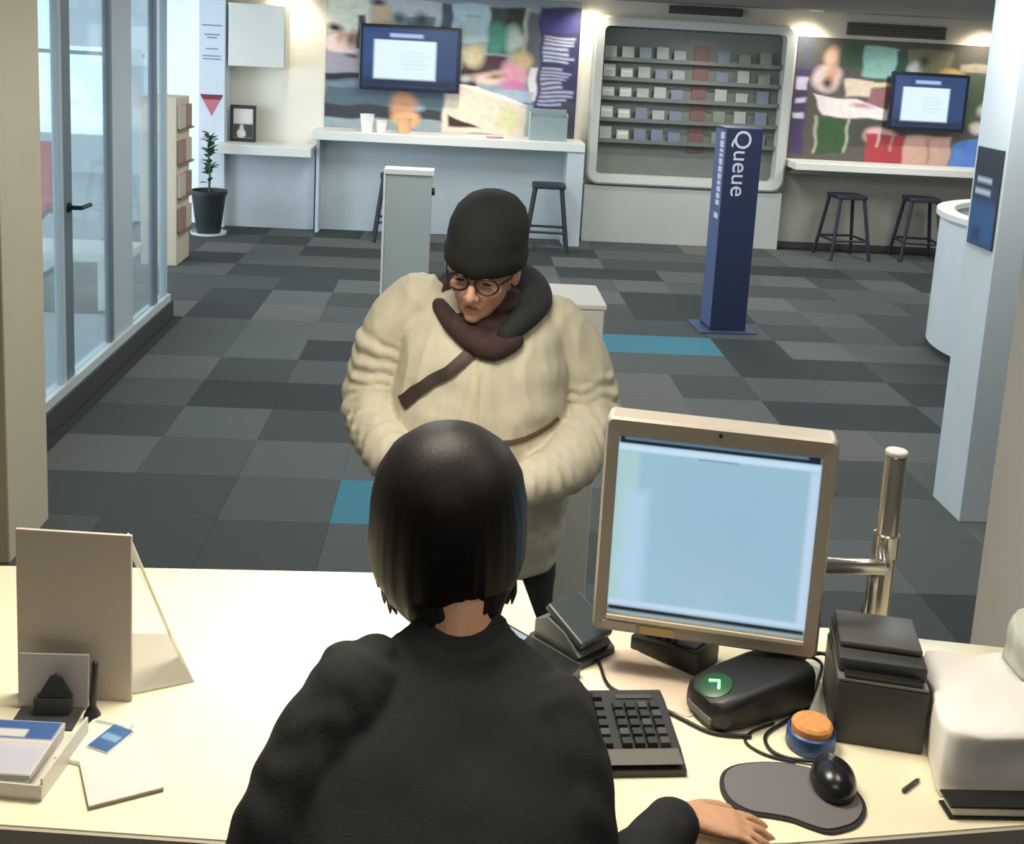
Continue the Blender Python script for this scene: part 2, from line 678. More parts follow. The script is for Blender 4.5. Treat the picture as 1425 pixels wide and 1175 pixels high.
# bright white return and bluish column at the far left
struct(MB().box(-3.2, -2.62, YB-0.12, YB, 0, CEIL).build('trim_4', mat('bright_white_paint', (244, 247, 250), 0.6)))
col_far = struct(MB().box(-2.62, -2.36, YB-0.30, YB, 0, CEIL, 0.004).build('trim_5', M_BLUEWHITE))
mk = MB()
for i, (z, w) in enumerate(((2.02, .20), (1.93, .15), (1.90, .10), (1.79, .12), (1.72, .18), (1.69, .18))):
    mk.box(-2.49-w/2, -2.49+w/2, YB-0.302, YB-0.300, z, z+0.014)
mk.build('printed_lines', mat('pale_blue_ink', (128, 146, 168), 0.6), col_far)
tri = MB()
tri.prism([(-2.605, 1.345), (-2.375, 1.345), (-2.49, 1.13)], 0.0, 0.002, M=Matrix.Translation((0, YB-0.3005, 0)) @ RX)
tri.build('warning_triangle', mat('faded_red_ink', (196, 110, 122), 0.6), col_far, label='inverted red triangle sticker on the column')
tr2 = MB()
tr2.prism([(-2.605, 1.345), (-2.375, 1.345), (-2.40, 1.295), (-2.58, 1.295)], 0.0, 0.0025, M=Matrix.Translation((0, YB-0.3005, 0)) @ RX)
tr2.build('triangle_band', mat('deep_red_ink', (120, 46, 58), 0.6), col_far)

# low wall face and skirting of the back wall
M_FRONT_L = mat('counter_front_bluegrey', (196, 206, 212), 0.6, var=0.03, scale=2)
struct(MB().box(1.33, 3.42, YB-0.16, YB, 0.0, 0.60, 0.004).build('trim_6', M_GREYWALL))
struct(MB().box(3.42, XR, YB-0.02, YB, 0.0, 0.07).build('baseboard_back', M_SKIRT))
struct(MB().box(3.42, XR, YB-0.012, YB, 0.07, 0.86).build('trim_7', mat('beige_grey_paint', (164, 160, 148), 0.7, var=0.03, scale=3)))

# =================================================================== BACK WALL FURNITURE
# low counter at the far left
t = thing('writing_counter', 'low white counter under the wall cupboard at the far left end', 'counter', (-1.92, YB-0.3, 0))
MB().box(-0.50, 0.455, -0.22, 0.295, 0.78, 0.875, 0.006).build('worktop', M_WHITE, t)
MB().box(-0.44, 0.455, 0.10, 0.28, 0.0, 0.78).build('front_panel', M_FRONT_L, t)
# tall counter under the left poster
t = thing('standing_counter', 'long white standing counter under the large left poster', 'counter', (-0.1, YB-0.3, 0))
MB().box(-1.36, 1.37, -0.22, 0.295, 0.965, 1.055, 0.006).build('worktop', M_WHITE, t)
MB().box(-1.33, -1.30, -0.05, 0.29, 0.0, 0.965).build('end_panel', M_FRONT_L, t)
MB().box(1.20, 1.37, -0.20, 0.29, 0.0, 0.965).build('end_panel', M_FRONT_L, t)
MB().box(-1.30, 1.20, 0.16, 0.28, 0.0, 0.965).build('front_panel', M_FRONT_L, t)
# right counter
t = thing('standing_counter', 'narrow cream counter under the right poster with two stools beneath', 'counter', (4.5, YB-0.25, 0))
MB().box(-1.05, 1.5, -0.20, 0.235, 0.89, 0.965, 0.006).build('worktop', M_WHITE, t)
MB().box(-1.0, 1.5, 0.10, 0.235, 0.82, 0.89).build('support_rail', mat('beige_grey_paint', (164, 160, 148)), t)

# wall cupboard
t = thing('wall_cupboard', 'white wall cupboard above the low counter at the far left', 'cupboard', (-2.04, YB-0.16, 1.64))
MB().box(-0.29, 0.27, -0.14, 0.155, 0, 0.62, 0.004).build('body', mat('off_white_laminate', (226, 226, 216), 0.5), t)
MB().box(-0.285, 0.265, -0.158, -0.141, 0.005, 0.615, 0.004).build('door', mat('off_white_laminate', (226, 226, 216)), t)

# framed picture on the low counter
t = thing('photo_frame', 'small dark framed picture leaning on the low white counter', 'picture', (-2.2, YB-0.16, 0.876))
fr = MB()
for (a, b, c, d) in ((-0.13, 0.13, 0, 0.035), (-0.13, 0.13, 0.335, 0.37), (-0.13, -0.1, 0.035, 0.335), (0.1, 0.13, 0.035, 0.335)):
    fr.box(a, b, -0.02, 0.0, c, d, 0.003)
fr.build('frame', mat('dark_brown_wood', (52, 44, 44), 0.5), t)
print_panel('picture_print', -0.1, 0.1, 0.035, 0.335, -0.006, (226, 222, 212),
            [('r', (62, 62, 66), 0.05, 0.0, 1.0, 0.52, 1.0), ('e', (235, 228, 215), 0.06, 0.4, 0.85, 0.22, 0.16), ('e', (225, 215, 200), 0.06, 0.42, 0.66, 0.1, 0.12)],
            24, 30, paint_mat('printed_ink'), t)
MB().box(-0.1, 0.1, -0.005, -0.001, 0.035, 0.335).build('backing', M_DGREY, t)

# potted plant
t = thing('potted_plant', 'slim green plant in a tapered black pot beside the far left column', 'plant', (-2.42, 10.93, 0))
MB().lathe([(0.15, 0.0), (0.17, 0.006), (0.175, 0.03), (0.165, 0.03), (0.15, 0.012), (0, 0.012)], 24).build('saucer', M_WHITE, t, smooth=40)
MB().lathe([(0.10, 0.013), (0.115, 0.02), (0.165, 0.40), (0.178, 0.40), (0.178, 0.44), (0.16, 0.44), (0.155, 0.40), (0, 0.40)], 28).build('pot', mat('black_pot_plastic', (34, 44, 46), 0.5), t, smooth=40)
MB().lathe([(0, 0.405), (0.15, 0.40)], 20).build('soil', mat('potting_soil', (52, 42, 34), 0.95, var=0.3, scale=60), t)
MB().tube([(0, 0, 0.40), (0.008, 0.0, 0.62), (-0.01, 0.01, 0.84), (0.0, 0, 0.98)], [0.012, 0.010, 0.008, 0.004], 8, 4).build('stem', mat('plant_stem', (78, 84, 56), 0.7), t, smooth=180)
leafm = MB()
rl = random.Random(3)
for k in range(46):
    z = 0.50+0.5*rl.random()
    a = rl.random()*2*pi
    L = 0.06+0.05*rl.random()
    tilt = radians(rl.uniform(10, 55))
    pts = [(-0.012*0, 0), (0.25, 0.30), (0.55, 0.36), (0.82, 0.22), (1, 0), (0.82, -0.22), (0.55, -0.36), (0.25, -0.30)]
    tb = bmesh.new()
    va = [tb.verts.new((p[0]*L, p[1]*L, -0.15*L*p[0]**2 + (0.08*L if abs(p[1]) > 0.2 else 0))) for p in pts]
    vm = tb.verts.new((0.55*L, 0, -0.05*L))
    for q in range(8):
        tb.faces.new((va[q], va[(q+1) % 8], vm))
    leafm.add(tb, Matrix.Translation((0.004*cos(a), 0.004*sin(a), z)) @ Matrix.Rotation(a, 4, 'Z') @ Matrix.Rotation(-tilt, 4, 'Y'))
lv = leafm.build('foliage', mat('leaf_green', (72, 96, 78), 0.5, var=0.25, scale=20), t, kind='stuff')

# ------------------------------------------------------------------ posters
PM = paint_mat('printed_ink')


def px_marks(L, x0, x1, y0, y1):
    out = []
    w, h = x1-x0, y1-y0
    U = lambda x: (x-x0)/w
    V = lambda y: (y-y0)/h
    for m in L:
        k, c = m[0], m[1]
        if k == 'r':
            out.append(('r', c, 0.012, U(m[2]), U(m[3]), V(m[4]), V(m[5])))
        elif k == 'e':
            out.append(('e', c, 0.03, U(m[2]), V(m[3]), m[4]/w, m[5]/h))
        else:
            out.append(('p', c, 0.012, [(U(a), V(b)) for a, b in m[2]]))
    return out


left_marks = [
    ('r', (150, 165, 172), 453, 745, 0, 180),
    ('r', (232, 234, 216), 453, 513, 0, 50), ('r', (203, 208, 216), 510, 612, 0, 36), ('r', (220, 222, 205), 470, 500, 12, 14),
    ('r', (214, 190, 152), 514, 544, 8, 36), ('e', (68, 50, 48), 522, 6, 11, 4),
    ('e', (78, 108, 100), 553, 24, 9, 8), ('r', (108, 138, 140), 560, 600, 22, 38), ('e', (60, 70, 74), 580, 26, 7, 7),
    ('r', (74, 94, 106), 610, 626, 0, 42), ('r', (192, 216, 226), 626, 678, 0, 52), ('r', (140, 160, 170), 644, 664, 18, 20),
    ('e', (240, 214, 204), 474, 64, 24, 15), ('e', (196, 140, 120), 472, 54, 6, 7), ('e', (30, 25, 26), 463, 44, 8, 5), ('e', (150, 100, 80), 489, 57, 8, 10),
    ('r', (82, 76, 80), 495, 506, 22, 68), ('r', (168, 162, 174), 453, 503, 78, 106), ('e', (50, 44, 50), 489, 81, 8, 3),
    ('r', (36, 40, 50), 453, 508, 104, 112), ('r', (88, 108, 118), 453, 616, 112, 165), ('r', (120, 140, 150), 455, 500, 114, 122),
    ('r', (58, 58, 64), 453, 616, 148, 165), ('e', (205, 150, 116), 562, 145, 18, 22), ('e', (232, 180, 132), 568, 165, 18, 10), ('e', (150, 165, 175), 582, 148, 7, 5),
    ('r', (74, 84, 80), 676, 726, 2, 66), ('r', (66, 60, 56), 700, 724, 4, 24), ('e', (88, 156, 134), 688, 46, 15, 22), ('e', (200, 222, 206), 711, 46, 10, 18), ('e', (225, 226, 216), 722, 48, 6, 6),
    ('r', (188, 184, 164), 725, 731, 2, 62), ('r', (104, 108, 112), 731, 746, 8, 135),
    ('r', (78, 50, 60), 640, 705, 70, 98), ('e', (216, 204, 164), 656, 70, 17, 16), ('r', (44, 42, 46), 637, 664, 90, 113), ('e', (210, 212, 215), 646, 103, 6, 4),
    ('e', (236, 208, 190), 692, 100, 36, 8), ('e', (236, 166, 182), 714, 92, 17, 18), ('e', (226, 196, 148), 724, 72, 12, 12), ('e', (214, 130, 184), 713, 110, 17, 8), ('e', (150, 90, 80), 690, 98, 10, 3),
    ('r', (238, 228, 232), 734, 748, 82, 128), ('r', (172, 188, 204), 688, 742, 116, 132),
    ('p', (228, 214, 192), [(620, 112), (665, 113), (735, 142), (735, 180), (616, 180)]), ('p', (246, 242, 226), [(630, 112), (668, 112), (735, 138), (735, 144), (660, 120)]),
    ('e', (214, 214, 166), 706, 156, 16, 14), ('p', (60, 40, 32), [(626, 152), (668, 172), (626, 172)]),
    ('r', (62, 60, 100), 746, 810, 0, 185), ('r', (70, 68, 128), 750, 798, 10, 32), ('r', (76, 70, 88), 775, 810, 130, 185),
]
rp = random.Random(11)
for i in range(18):
    y = 39+i*5.4
    if i == 7:
        continue
    left_marks.append(('r', (206, 212, 238) if i < 8 else (196, 198, 226), 752, rp.choice([782, 788, 792, 796]), y, y+2.6))
t = thing('poster', 'large lifestyle poster with purple text column above the long counter', 'poster', (-0.1, YB, 0))
MB().box(-1.30, 1.30, -0.02, -0.003, 1.056, 2.46).build('backing_board', M_DGREY, t)
print_panel('poster_print', -1.30, 1.30, 1.056, 2.46, -0.0215, (150, 160, 165), px_marks(left_marks, 453, 803, -10, 180), 170, 110, PM, t, warp=True)

right_marks = [
    ('r', (90, 86, 80), 1090, 1380, 20, 250),
    ('r', (84, 90, 100), 1090, 1118, 30, 86), ('r', (76, 62, 102), 1090, 1114, 86, 215),
    ('r', (215, 212, 235), 1097, 1112, 98, 116), ('r', (215, 212, 235), 1097, 1112, 130, 136), ('r', (215, 212, 235), 1097, 1112, 150, 157),
    ('r', (60, 90, 66), 1155, 1186, 40, 78), ('r', (152, 200, 192), 1186, 1232, 46, 92), ('r', (50, 82, 66), 1230, 1246, 50, 88), ('r', (130, 126, 98), 1246, 1305, 45, 95),
    ('e', (205, 212, 210), 1258, 74, 10, 8), ('e', (60, 60, 60), 1268, 66, 6, 8), ('e', (206, 182, 112), 1308, 86, 18, 13), ('r', (86, 102, 86), 1335, 1380, 60, 160), ('r', (170, 160, 140), 1320, 1360, 64, 78),
    ('e', (226, 206, 212), 1138, 96, 21, 20), ('e', (228, 184, 164), 1142, 66, 10, 14), ('e', (225, 170, 150), 1144, 92, 8, 14), ('e', (64, 42, 42), 1141, 103, 6, 7),
    ('r', (224, 210, 190), 1165, 1202, 98, 122), ('r', (150, 102, 112), 1198, 1236, 108, 142), ('r', (225, 215, 170), 1200, 1235, 100, 107),
    ('p', (240, 226, 228), [(1122, 122), (1180, 126), (1235, 140), (1235, 158), (1138, 154)]), ('e', (190, 140, 150), 1190, 136, 14, 4),
    ('r', (70, 74, 70), 1175, 1255, 158, 200), ('r', (56, 86, 56), 1130, 1176, 158, 212), ('r', (190, 190, 170), 1128, 1131, 156, 210), ('r', (190, 190, 170), 1172, 1175, 156, 210),
    ('e', (226, 180, 182), 1220, 182, 22, 14), ('r', (168, 62, 72), 1200, 1258, 178, 222), ('r', (200, 180, 180), 1214, 1217, 176, 200), ('r', (190, 150, 150), 1234, 1237, 176, 205),
    ('r', (208, 168, 154), 1254, 1318, 178, 226), ('r', (178, 136, 124), 1285, 1289, 182, 224),
    ('p', (92, 132, 206), [(1320, 190), (1364, 174), (1380, 178), (1380, 235), (1318, 235)]),
    ('e', (240, 235, 230), 1358, 133, 8, 9), ('e', (238, 228, 218), 1352, 160, 11, 9),
]
t = thing('poster', 'colourful market poster behind the right wall screen', 'poster', (4.5, YB, 0))
MB().box(-1.02, 1.4, -0.02, -0.003, 0.966, 2.24).build('backing_board', M_DGREY, t)
print_panel('poster_print', -1.02, 1.4, 0.966, 2.24, -0.0215, (100, 100, 95), px_marks(right_marks, 1095, 1405, 36, 222), 150, 90, PM, t, warp=True)

# ------------------------------------------------------------------ wall screens
def wall_screen(label, loc, w, h, page):
    t = thing('wall_screen', label, 'screen', loc)
    MB().box(-w/2, w/2, -0.06, 0.0, -h/2, h/2, 0.01).build('casing', mat('screen_casing', (24, 32, 52), 0.35), t)
    MB().box(-0.12, 0.12, 0.0, 0.085, -0.12, 0.12).build('wall_bracket', M_DGREY, t)
    a = 0.035
    px_, pw, py_, ph = page
    marks = [('r', (52, 74, 128), 0.1, 0.0, 0.2, 0.05, 0.6), ('r', (14, 36, 66), 0.1, 0, 1, 0.86, 1.0),
             ('r', (180, 196, 244), 0.03, px_+pw*0.25, px_+pw*0.78, 0.085, 0.15),
             ('r', (226, 246, 255), 0.02, px_, px_+pw, py_, py_+ph)]
    for i in range(5):
        marks.append(('r', (206, 232, 240), 0.02, px_+pw*0.45, px_+pw*(0.8+0.08*(i % 2)), py_+ph*(0.3+0.1*i), py_+ph*(0.33+0.1*i)))
    print_panel('display', -w/2+a, w/2-a, -h/2+a, h/2-a, -0.0615, (38, 66, 112), marks, 60, 44, paint_mat('lit_display', 1.0), t)
    return t


wall_screen('lit wall screen in a dark blue casing on the large left poster', (-0.535, YB-0.11, 1.80), 1.02, 0.66, (0.12, 0.66, 0.2, 0.66))
wall_screen('lit wall screen in a dark blue casing on the right market poster', (4.87, YB-0.11, 1.635), 0.82, 0.60, (0.12, 0.66, 0.22, 0.66))

# ------------------------------------------------------------------ small things on the tall counter
t = thing('leaflet_box', 'clear grey acrylic leaflet box at the right end of the long counter', 'leaflet box', (0.90, YB-0.30, 1.056))
ac = mat('smoky_acrylic', (150, 166, 168), 0.2)
MB().box(-0.19, 0.19, 0.10, 0.108, 0, 0.31).build('back_panel', ac, t)
MB().box(-0.19, 0.19, -0.10, -0.094, 0, 0.24).build('front_panel', mat('smoky_acrylic', (150, 166, 168)), t)
for s in (-1, 1):
    MB().box(min(s*0.19, s*0.184), max(s*0.19, s*0.184), -0.094, 0.10, 0.0, 0.28).build('side_panel', mat('pale_acrylic', (196, 204, 206), 0.2), t)
MB().box(-0.184, 0.184, -0.094, 0.10, 0.0, 0.006).build('base', mat('smoky_acrylic', (150, 166, 168)), t)


def cup(label, loc, col, r=0.05, h=0.11):
    t = thing('paper_cup', label, 'cup', loc)
    MB().lathe([(0, 0), (r*0.75, 0), (r, h), (r*1.06, h), (r*1.06, h+0.006), (r*0.93, h+0.006), (r*0.7, 0.008), (0, 0.008)], 20).build('cup_body', mat('cup_%d' % col[2], col, 0.5), t, smooth=40)


cup('taller white paper cup on the long counter below the left screen', (-0.93, YB-0.36, 1.056), (240, 240, 236), 0.07, 0.17)
cup('short white cup right of a taller one on the long counter', (-0.79, YB-0.33, 1.056), (236, 232, 228), 0.06, 0.11)
cup('peach coloured cup on the long counter below the left screen', (-0.56, YB-0.34, 1.056), (236, 178, 132), 0.075, 0.15)
t = thing('pen', 'coral pen lying on the long counter left of the leaflet box', 'pen', (0.36, YB-0.42, 1.056))
MB().tube([(-0.08, 0, 0.01), (0.06, 0.02, 0.01)], 0.0095, 8).build('barrel', mat('coral_plastic', (214, 140, 124), 0.4), t, smooth=60)
MB().tube([(0.06, 0.02, 0.01), (0.09, 0.024, 0.01)], [0.008, 0.003], 8).build('tip', M_DGREY, t, smooth=60)

# ------------------------------------------------------------------ brochure cabinet
BX0, BX1, BZ0, BZ1 = 1.335, 3.415, 0.615, 2.34
t = thing('brochure_cabinet', 'large wall rack with a rounded pale frame and grey interior', 'brochure rack', (0, YB, 0))
frm = MB()
o_ = rrect(BX0, BX1, BZ0, BZ1, 0.13)
i_ = rrect(BX0+0.10, BX1-0.10, BZ0+0.10, BZ1-0.10, 0.055)
n_ = len(o_)
front = lambda pts, y: [Vector((p[0], y, p[1])) for p in pts]
A, B, C_, D = front(o_, -0.004), front(o_, -0.185), front(rrect(BX0+0.02, BX1-0.02, BZ0+0.02, BZ1-0.02, 0.115), -0.20), front(i_, -0.19)
E_ = front(i_, -0.03)
frm.loft([A, B, C_, D, E_], cap=False)
frm.build('frame', mat('pale_grey_frame', (196, 198, 192), 0.45), t, smooth=35)
M_CAB = mat('grey_cabinet_lining', (112, 116, 110), 0.7, var=0.05, scale=4)
MB().prism(i_, 0.0, 0.02, M=Matrix.Translation((0, -0.008, 0)) @ RX).build('back_panel', M_CAB, t)
MB().box(2.40, 2.56, -0.05, -0.03, 0.98, 2.08).build('red_strip', mat('dull_red_panel', (112, 82, 80), 0.6), t, label='dull red vertical strip')
rows = [1.90, 1.70, 1.50, 1.28, 1.06]
for z in rows:
    MB().box(BX0+0.10, BX1-0.10, -0.115, -0.03, z-0.012, z).build('shelf', mat('cabinet_shelf', (112, 118, 115), 0.5), t)
    MB().box(BX0+0.10, BX1-0.10, -0.119, -0.115, z-0.012, z+0.03).build('shelf_lip', mat('cabinet_lip', (104, 109, 107), 0.4), t)
word = ['first', 'second', 'third', 'fourth', 'fifth', 'sixth', 'seventh', 'eighth']
rowname = ['top', 'second', 'third', 'fourth', 'bottom']
cols = [((178, 178, 172), 'pale'), ((128, 136, 146), 'blue-grey'), ((150, 154, 150), 'grey'), ((104, 112, 132), 'dull blue'), ((112, 124, 110), 'greenish')]
rb = random.Random(5)
xsl = [1.52, 1.70, 1.88, 2.06, 2.24, 2.70, 2.92, 3.14]
bro_mesh = {}
for ri, z in enumerate(rows):
    for ci, x in enumerate(xsl):
        if ci <= 1:
            k = rb.choice([0, 0, 2])
        elif ci < 5:
            k = rb.choice([1, 2, 3, 1])
        else:
            k = rb.choice([3, 4, 2])
        h = rb.choice([0.12, 0.14, 0.15])
        col, nm = cols[k]
        key = (k, h)
        if key not in bro_mesh:
            b = MB().box(-0.062, 0.062, -0.008, 0.0, 0, h)
            b.box(-0.05, 0.05, -0.0088, -0.008, h*0.62, h*0.80)
            me = bpy.data.meshes.new('brochure')
            b.bm.to_mesh(me)
            b.bm.free()
            me.materials.append(mat('brochure_'+nm.replace(' ', '_').replace('-', '_'), col, 0.5))
            me.materials.append(mat('brochure_title', (210, 210, 205), 0.5))
            for f in list(me.polygons)[6:]:
                f.material_index = 1 if k == 0 else 0
            bro_mesh[key] = me
        o = bpy.data.objects.new('brochure', bro_mesh[key])
        COL.objects.link(o)
        o.location = (x, YB-0.088, z+0.0005)
        o.rotation_euler = (radians(-8), 0, 0)
        tag(o, '%s brochure in the %s row of the rounded wall rack, %s from the left' % (nm, rowname[ri], word[ci]), 'brochure', 'brochures in the rounded wall rack')

# ------------------------------------------------------------------ bar stools
def stool_parts(t, H=0.66):
    M_ST = mat('dark_navy_stool', (40, 44, 56), 0.5)
    MB().prism(rrect(-0.165, 0.165, -0.165, 0.165, 0.05), H-0.035, H, 0.008).build('seat', M_ST, t, smooth=40)
    for sx in (-1, 1):
        for sy in (-1, 1):
            MB().tube([(sx*0.13, sy*0.13, H-0.034), (sx*0.21, sy*0.21, 0.0)], [0.020, 0.018], 8, ends=False).build('leg', M_ST, t, smooth=60)
    fa = 0.13+0.08*(1-0.19/0.626)
    for (a, b) in (((-1, -1), (1, -1)), ((-1, 1), (1, 1)), ((-1, -1), (-1, 1)), ((1, -1), (1, 1))):
        MB().tube([(a[0]*fa, a[1]*fa, 0.20), (b[0]*fa, b[1]*fa, 0.20)], 0.013, 8, ends=False).build('rung', M_ST, t, smooth=60)


st = thing('bar_stool', 'dark bar stool half hidden behind the white free-standing post', 'stool', (-0.60, 11.10, 0), 0.08, 'bar stools at the wall counters')
stool_parts(st)
dup(st, (0.91, 10.93, 0), -0.05, 'dark bar stool under the long counter just right of the beanie')
dup(st, (4.02, 11.22, 0), 0.12, 'left dark bar stool under the right counter, nearer the queue sign')
dup(st, (4.82, 11.26, 0), -0.1, 'right dark bar stool under the right counter, nearer the curved desk')

# ceiling downlights and vents by the back wall
for i, lx in enumerate((-1.75, 1.28, 3.55, 5.45)):
    t = thing('downlight', ['round ceiling downlight over the far left cupboard', 'round ceiling downlight left of the brochure rack', 'round ceiling downlight right of the brochure rack', 'round ceiling downlight at the right end of the back wall'][i], 'light', (lx, 11.35, CEIL-0.001))
    MB().lathe([(0.045, 0), (0.06, -0.008), (0.075, 0), (0.045, 0)], 24).build('trim_ring', M_WHITE, t, smooth=60)
    MB().lathe([(0, -0.001), (0.044, -0.001)], 24).build('lens', mat('lamp_lens', (255, 240, 210), 0.4, emit=(255, 236, 200), es=6), t)
for (x0, x1, z0, z1, lb) in ((2.1, 2.86, 2.40, 2.48, 'dark air grille high on the wall above the brochure rack'), (3.98, 5.02, 2.28, 2.41, 'dark air grille high on the wall above the right screen')):
    t = thing('air_grille', lb, 'grille', ((x0+x1)/2, YB, 0))
    w = (x1-x0)/2
    MB().box(-w, w, -0.05, -0.002, z0, z1, 0.006).build('housing', mat('grille_housing', (84, 80, 76), 0.6), t)
    for k in range(4):
        zz = z0+0.012+(z1-z0-0.024)*k/3
        MB().box(-w+0.02, w-0.02, -0.062, -0.05, zz-0.004, zz+0.004).build('slat', mat('grille_slat', (104, 100, 96), 0.6), t)

# =================================================================== HALL FURNITURE
# beige leaflet stand beyond the glass partition
t = thing('leaflet_stand', 'beige upright leaflet stand just past the end of the glass partition', 'stand', (-2.50, 9.62, 0))
MB().box(-0.15, 0.15, -0.22, 0.22, 0.0, 1.42, 0.006).build('body', mat('beige_stand', (202, 190, 166), 0.6), t)
for k in range(4):
    z = 0.28+0.29*k
    MB().box(0.151, 0.20, -0.19, 0.19, z, z+0.012).build('ledge', mat('brown_ledge', (128, 106, 88), 0.6), t)
for k in range(4):
    for j in range(2):
        z = 0.293+0.29*k
        col = [(150, 120, 104), (196, 178, 160)][(k+j) % 2]
        o = MB().box(0.152, 0.176, -0.1, 0.1, 0, 0.19).build('leaflet', mat('stand_leaflet_%d' % ((k+j) % 2), col, 0.5), None, (-2.50, 9.62-0.1+0.21*j-0.005, z))
        tag(o, '%s leaflet pile on the beige stand, %s ledge from the floor, %s half' % (['brown', 'tan'][(k+j) % 2], word[k], ['near', 'far'][j]), 'leaflets', 'leaflets on the beige stand')

# white free-standing post
t = thing('freestanding_post', 'slim white free-standing panel post left of the customer', 'post', (-0.345, 8.06, 0))
MB().box(-0.165, 0.165, -0.075, 0.075, 0.0, 1.05, 0.004).build('body', mat('grey_white_panel', (176, 184, 182), 0.5), t)
MB().box(-0.180, 0.178, -0.09, 0.09, 1.051, 1.09, 0.004).build('top_cap', M_WHITE, t)
MB().box(-0.182, -0.166, -0.085, 0.085, 0.0, 1.05, 0.002).build('edge_strip', M_WHITE, t)
MB().lathe([(0, 0), (0.028, 0), (0.028, 0.02), (0, 0.024)], 16, (0, 0, 0), Matrix.Translation((0.166, -0.02, 0.93)) @ Matrix.Rotation(pi/2, 4, 'Y')).build('knob', M_BLACK, t, smooth=40)

# queue totem
t = thing('queue_totem', 'tall navy sign totem with white Queue lettering standing on the carpet', 'sign', (2.055, 8.05, 0), radians(4))
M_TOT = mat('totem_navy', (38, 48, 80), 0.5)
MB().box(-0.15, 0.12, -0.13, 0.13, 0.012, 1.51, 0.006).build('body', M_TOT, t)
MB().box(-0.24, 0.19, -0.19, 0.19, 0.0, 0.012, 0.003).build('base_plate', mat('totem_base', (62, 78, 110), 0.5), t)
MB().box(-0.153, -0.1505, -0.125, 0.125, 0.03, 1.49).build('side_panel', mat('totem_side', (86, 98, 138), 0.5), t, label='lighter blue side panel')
q = text_mesh('Queue', 0.175)
q.transform(Matrix.Translation((-0.035, -0.1315, 1.255)) @ RX @ Matrix.Rotation(-pi/2, 4, 'Z'))
link(q, 'lettering', mat('sign_white', (214, 216, 230), 0.5), t, label='white Queue lettering reading downwards')
mk = MB()
rz = random.Random(2)
z = 1.47
while z > 0.95:
    L = rz.uniform(0.02, 0.05)
    mk.box(-0.1560, -0.1532, -0.09, -0.01, z-L, z)
    z -= L+0.012
mk.box(-0.1560, -0.1532, -0.09, 0.0, 0.84, 0.88)
mk.build('side_print', mat('sign_white', (214, 216, 230)), t, label='column of tiny white print')

# white pedestal panel behind the customer
t = thing('privacy_post', 'white upright privacy post close behind the customer', 'post', (0.352, 3.13, 0))
MB().box(-0.075, 0.075, -0.125, 0.125, 0.0, 1.32, 0.005).build('body', mat('white_panel', (226, 228, 224), 0.5), t)
MB().box(-0.08, 0.08, -0.13, 0.13, 1.321, 1.335, 0.003).build('top_cap', M_WHITE, t)

# curved white reception desk at the right
t = thing('reception_desk', 'curved white reception desk behind the right column', 'desk', (4.45, 7.45, 0))
def arc(r0_, r1_, a0, a1, n=28):
    return [(r0_*cos(radians(a0+(a1-a0)*k/n)), r0_*sin(radians(a0+(a1-a0)*k/n))) for k in range(n+1)] + \
           [(r1_*cos(radians(a1+(a0-a1)*k/n)), r1_*sin(radians(a1+(a0-a1)*k/n))) for k in range(n+1)]
MB().prism(arc(1.02, 0.97, 110, 262), 0.06, 0.98).build('curved_front', mat('cool_white_paint', (214, 222, 228)), t, smooth=30)
MB().prism(arc(1.0, 0.97, 110, 262), 0.0, 0.06).build('plinth', M_SKIRT, t, smooth=30)
MB().prism(arc(1.05, 0.93, 108, 264), 0.981, 1.02, 0.006).build('top_rim', M_WHITE, t, smooth=30)
MB().prism(arc(0.965, 0.45, 112, 260), 0.70, 0.73).build('inner_worktop', M_MGREY, t, smooth=30)
t = thing('desk_phone', 'dark desk phone inside the curved reception desk', 'phone', (3.80, 7.28, 0.7305), 0.6)
MB().prism([(-0.09, 0), (0.09, 0), (0.09, 0.035), (-0.09, 0.075)], -0.09, 0.09, 0.004, M=Matrix.Rotation(pi/2, 4, 'X')).build('base', M_DGREY, t, smooth=30)
MB().tube([(-0.06, -0.11, 0.085), (-0.065, -0.05, 0.1), (-0.065, 0.05, 0.1), (-0.06, 0.11, 0.085)], [0.025, 0.017, 0.017, 0.025], 10, 3).build('handset', M_BLACK, t, smooth=60)

# sign on the column
t = thing('column_sign', 'dark blue printed sign on the side of the right white column', 'sign', (2.345, 4.79, 0))
MB().box(-0.010, -0.001, -0.115, 0.125, 1.25, 1.69, 0.002).build('board', M_DGREY, t)
smk = [('r', (34, 42, 58), 0.1, 0, 1, 0, 0.35), ('r', (48, 90, 140), 0.12, 0, 1, 0.55, 1.0), ('r', (36, 60, 100), 0.06, 0.15, 0.5, 0.82, 0.95),
       ('r', (196, 208, 226), 0.03, 0.14, 0.72, 0.30, 0.345), ('r', (196, 208, 226), 0.03, 0.10, 0.72, 0.42, 0.47)]
print_panel('sign_print', 0.122, -0.112, 1.253, 1.687, -0.0105, (38, 52, 84), smk, 30, 44, PM, t, facing='-x')

# ------------------------------------------------------------------ lobby things behind the glass
t = thing('lobby_bench', 'low white bench in the lobby behind the glass partition', 'bench', (-3.05, 8.0, 0))
MB().prism(rrect(-0.75, 0.75, -0.25, 0.25, 0.04), 0.36, 0.42, 0.008).build('seat', M_WHITE, t, smooth=40)
for sx in (-0.65, 0.55):
    MB().box(sx, sx+0.1, -0.2, 0.2, 0.0, 0.36, 0.004).build('leg', M_WHITE, t)
t = thing('lobby_chair', 'red upholstered chair seen through the first glass pane', 'chair', (-3.60, 9.6, 0), 0.4)
red = mat('red_upholstery', (205, 36, 56), 0.7)
MB().prism(rrect(-0.25, 0.25, -0.25, 0.25, 0.06), 0.40, 0.50, 0.02).build('seat', red, t, smooth=40)
MB().box(-0.25, 0.25, 0.20, 0.27, 0.5, 0.96, 0.025).build('backrest', red, t, smooth=40)
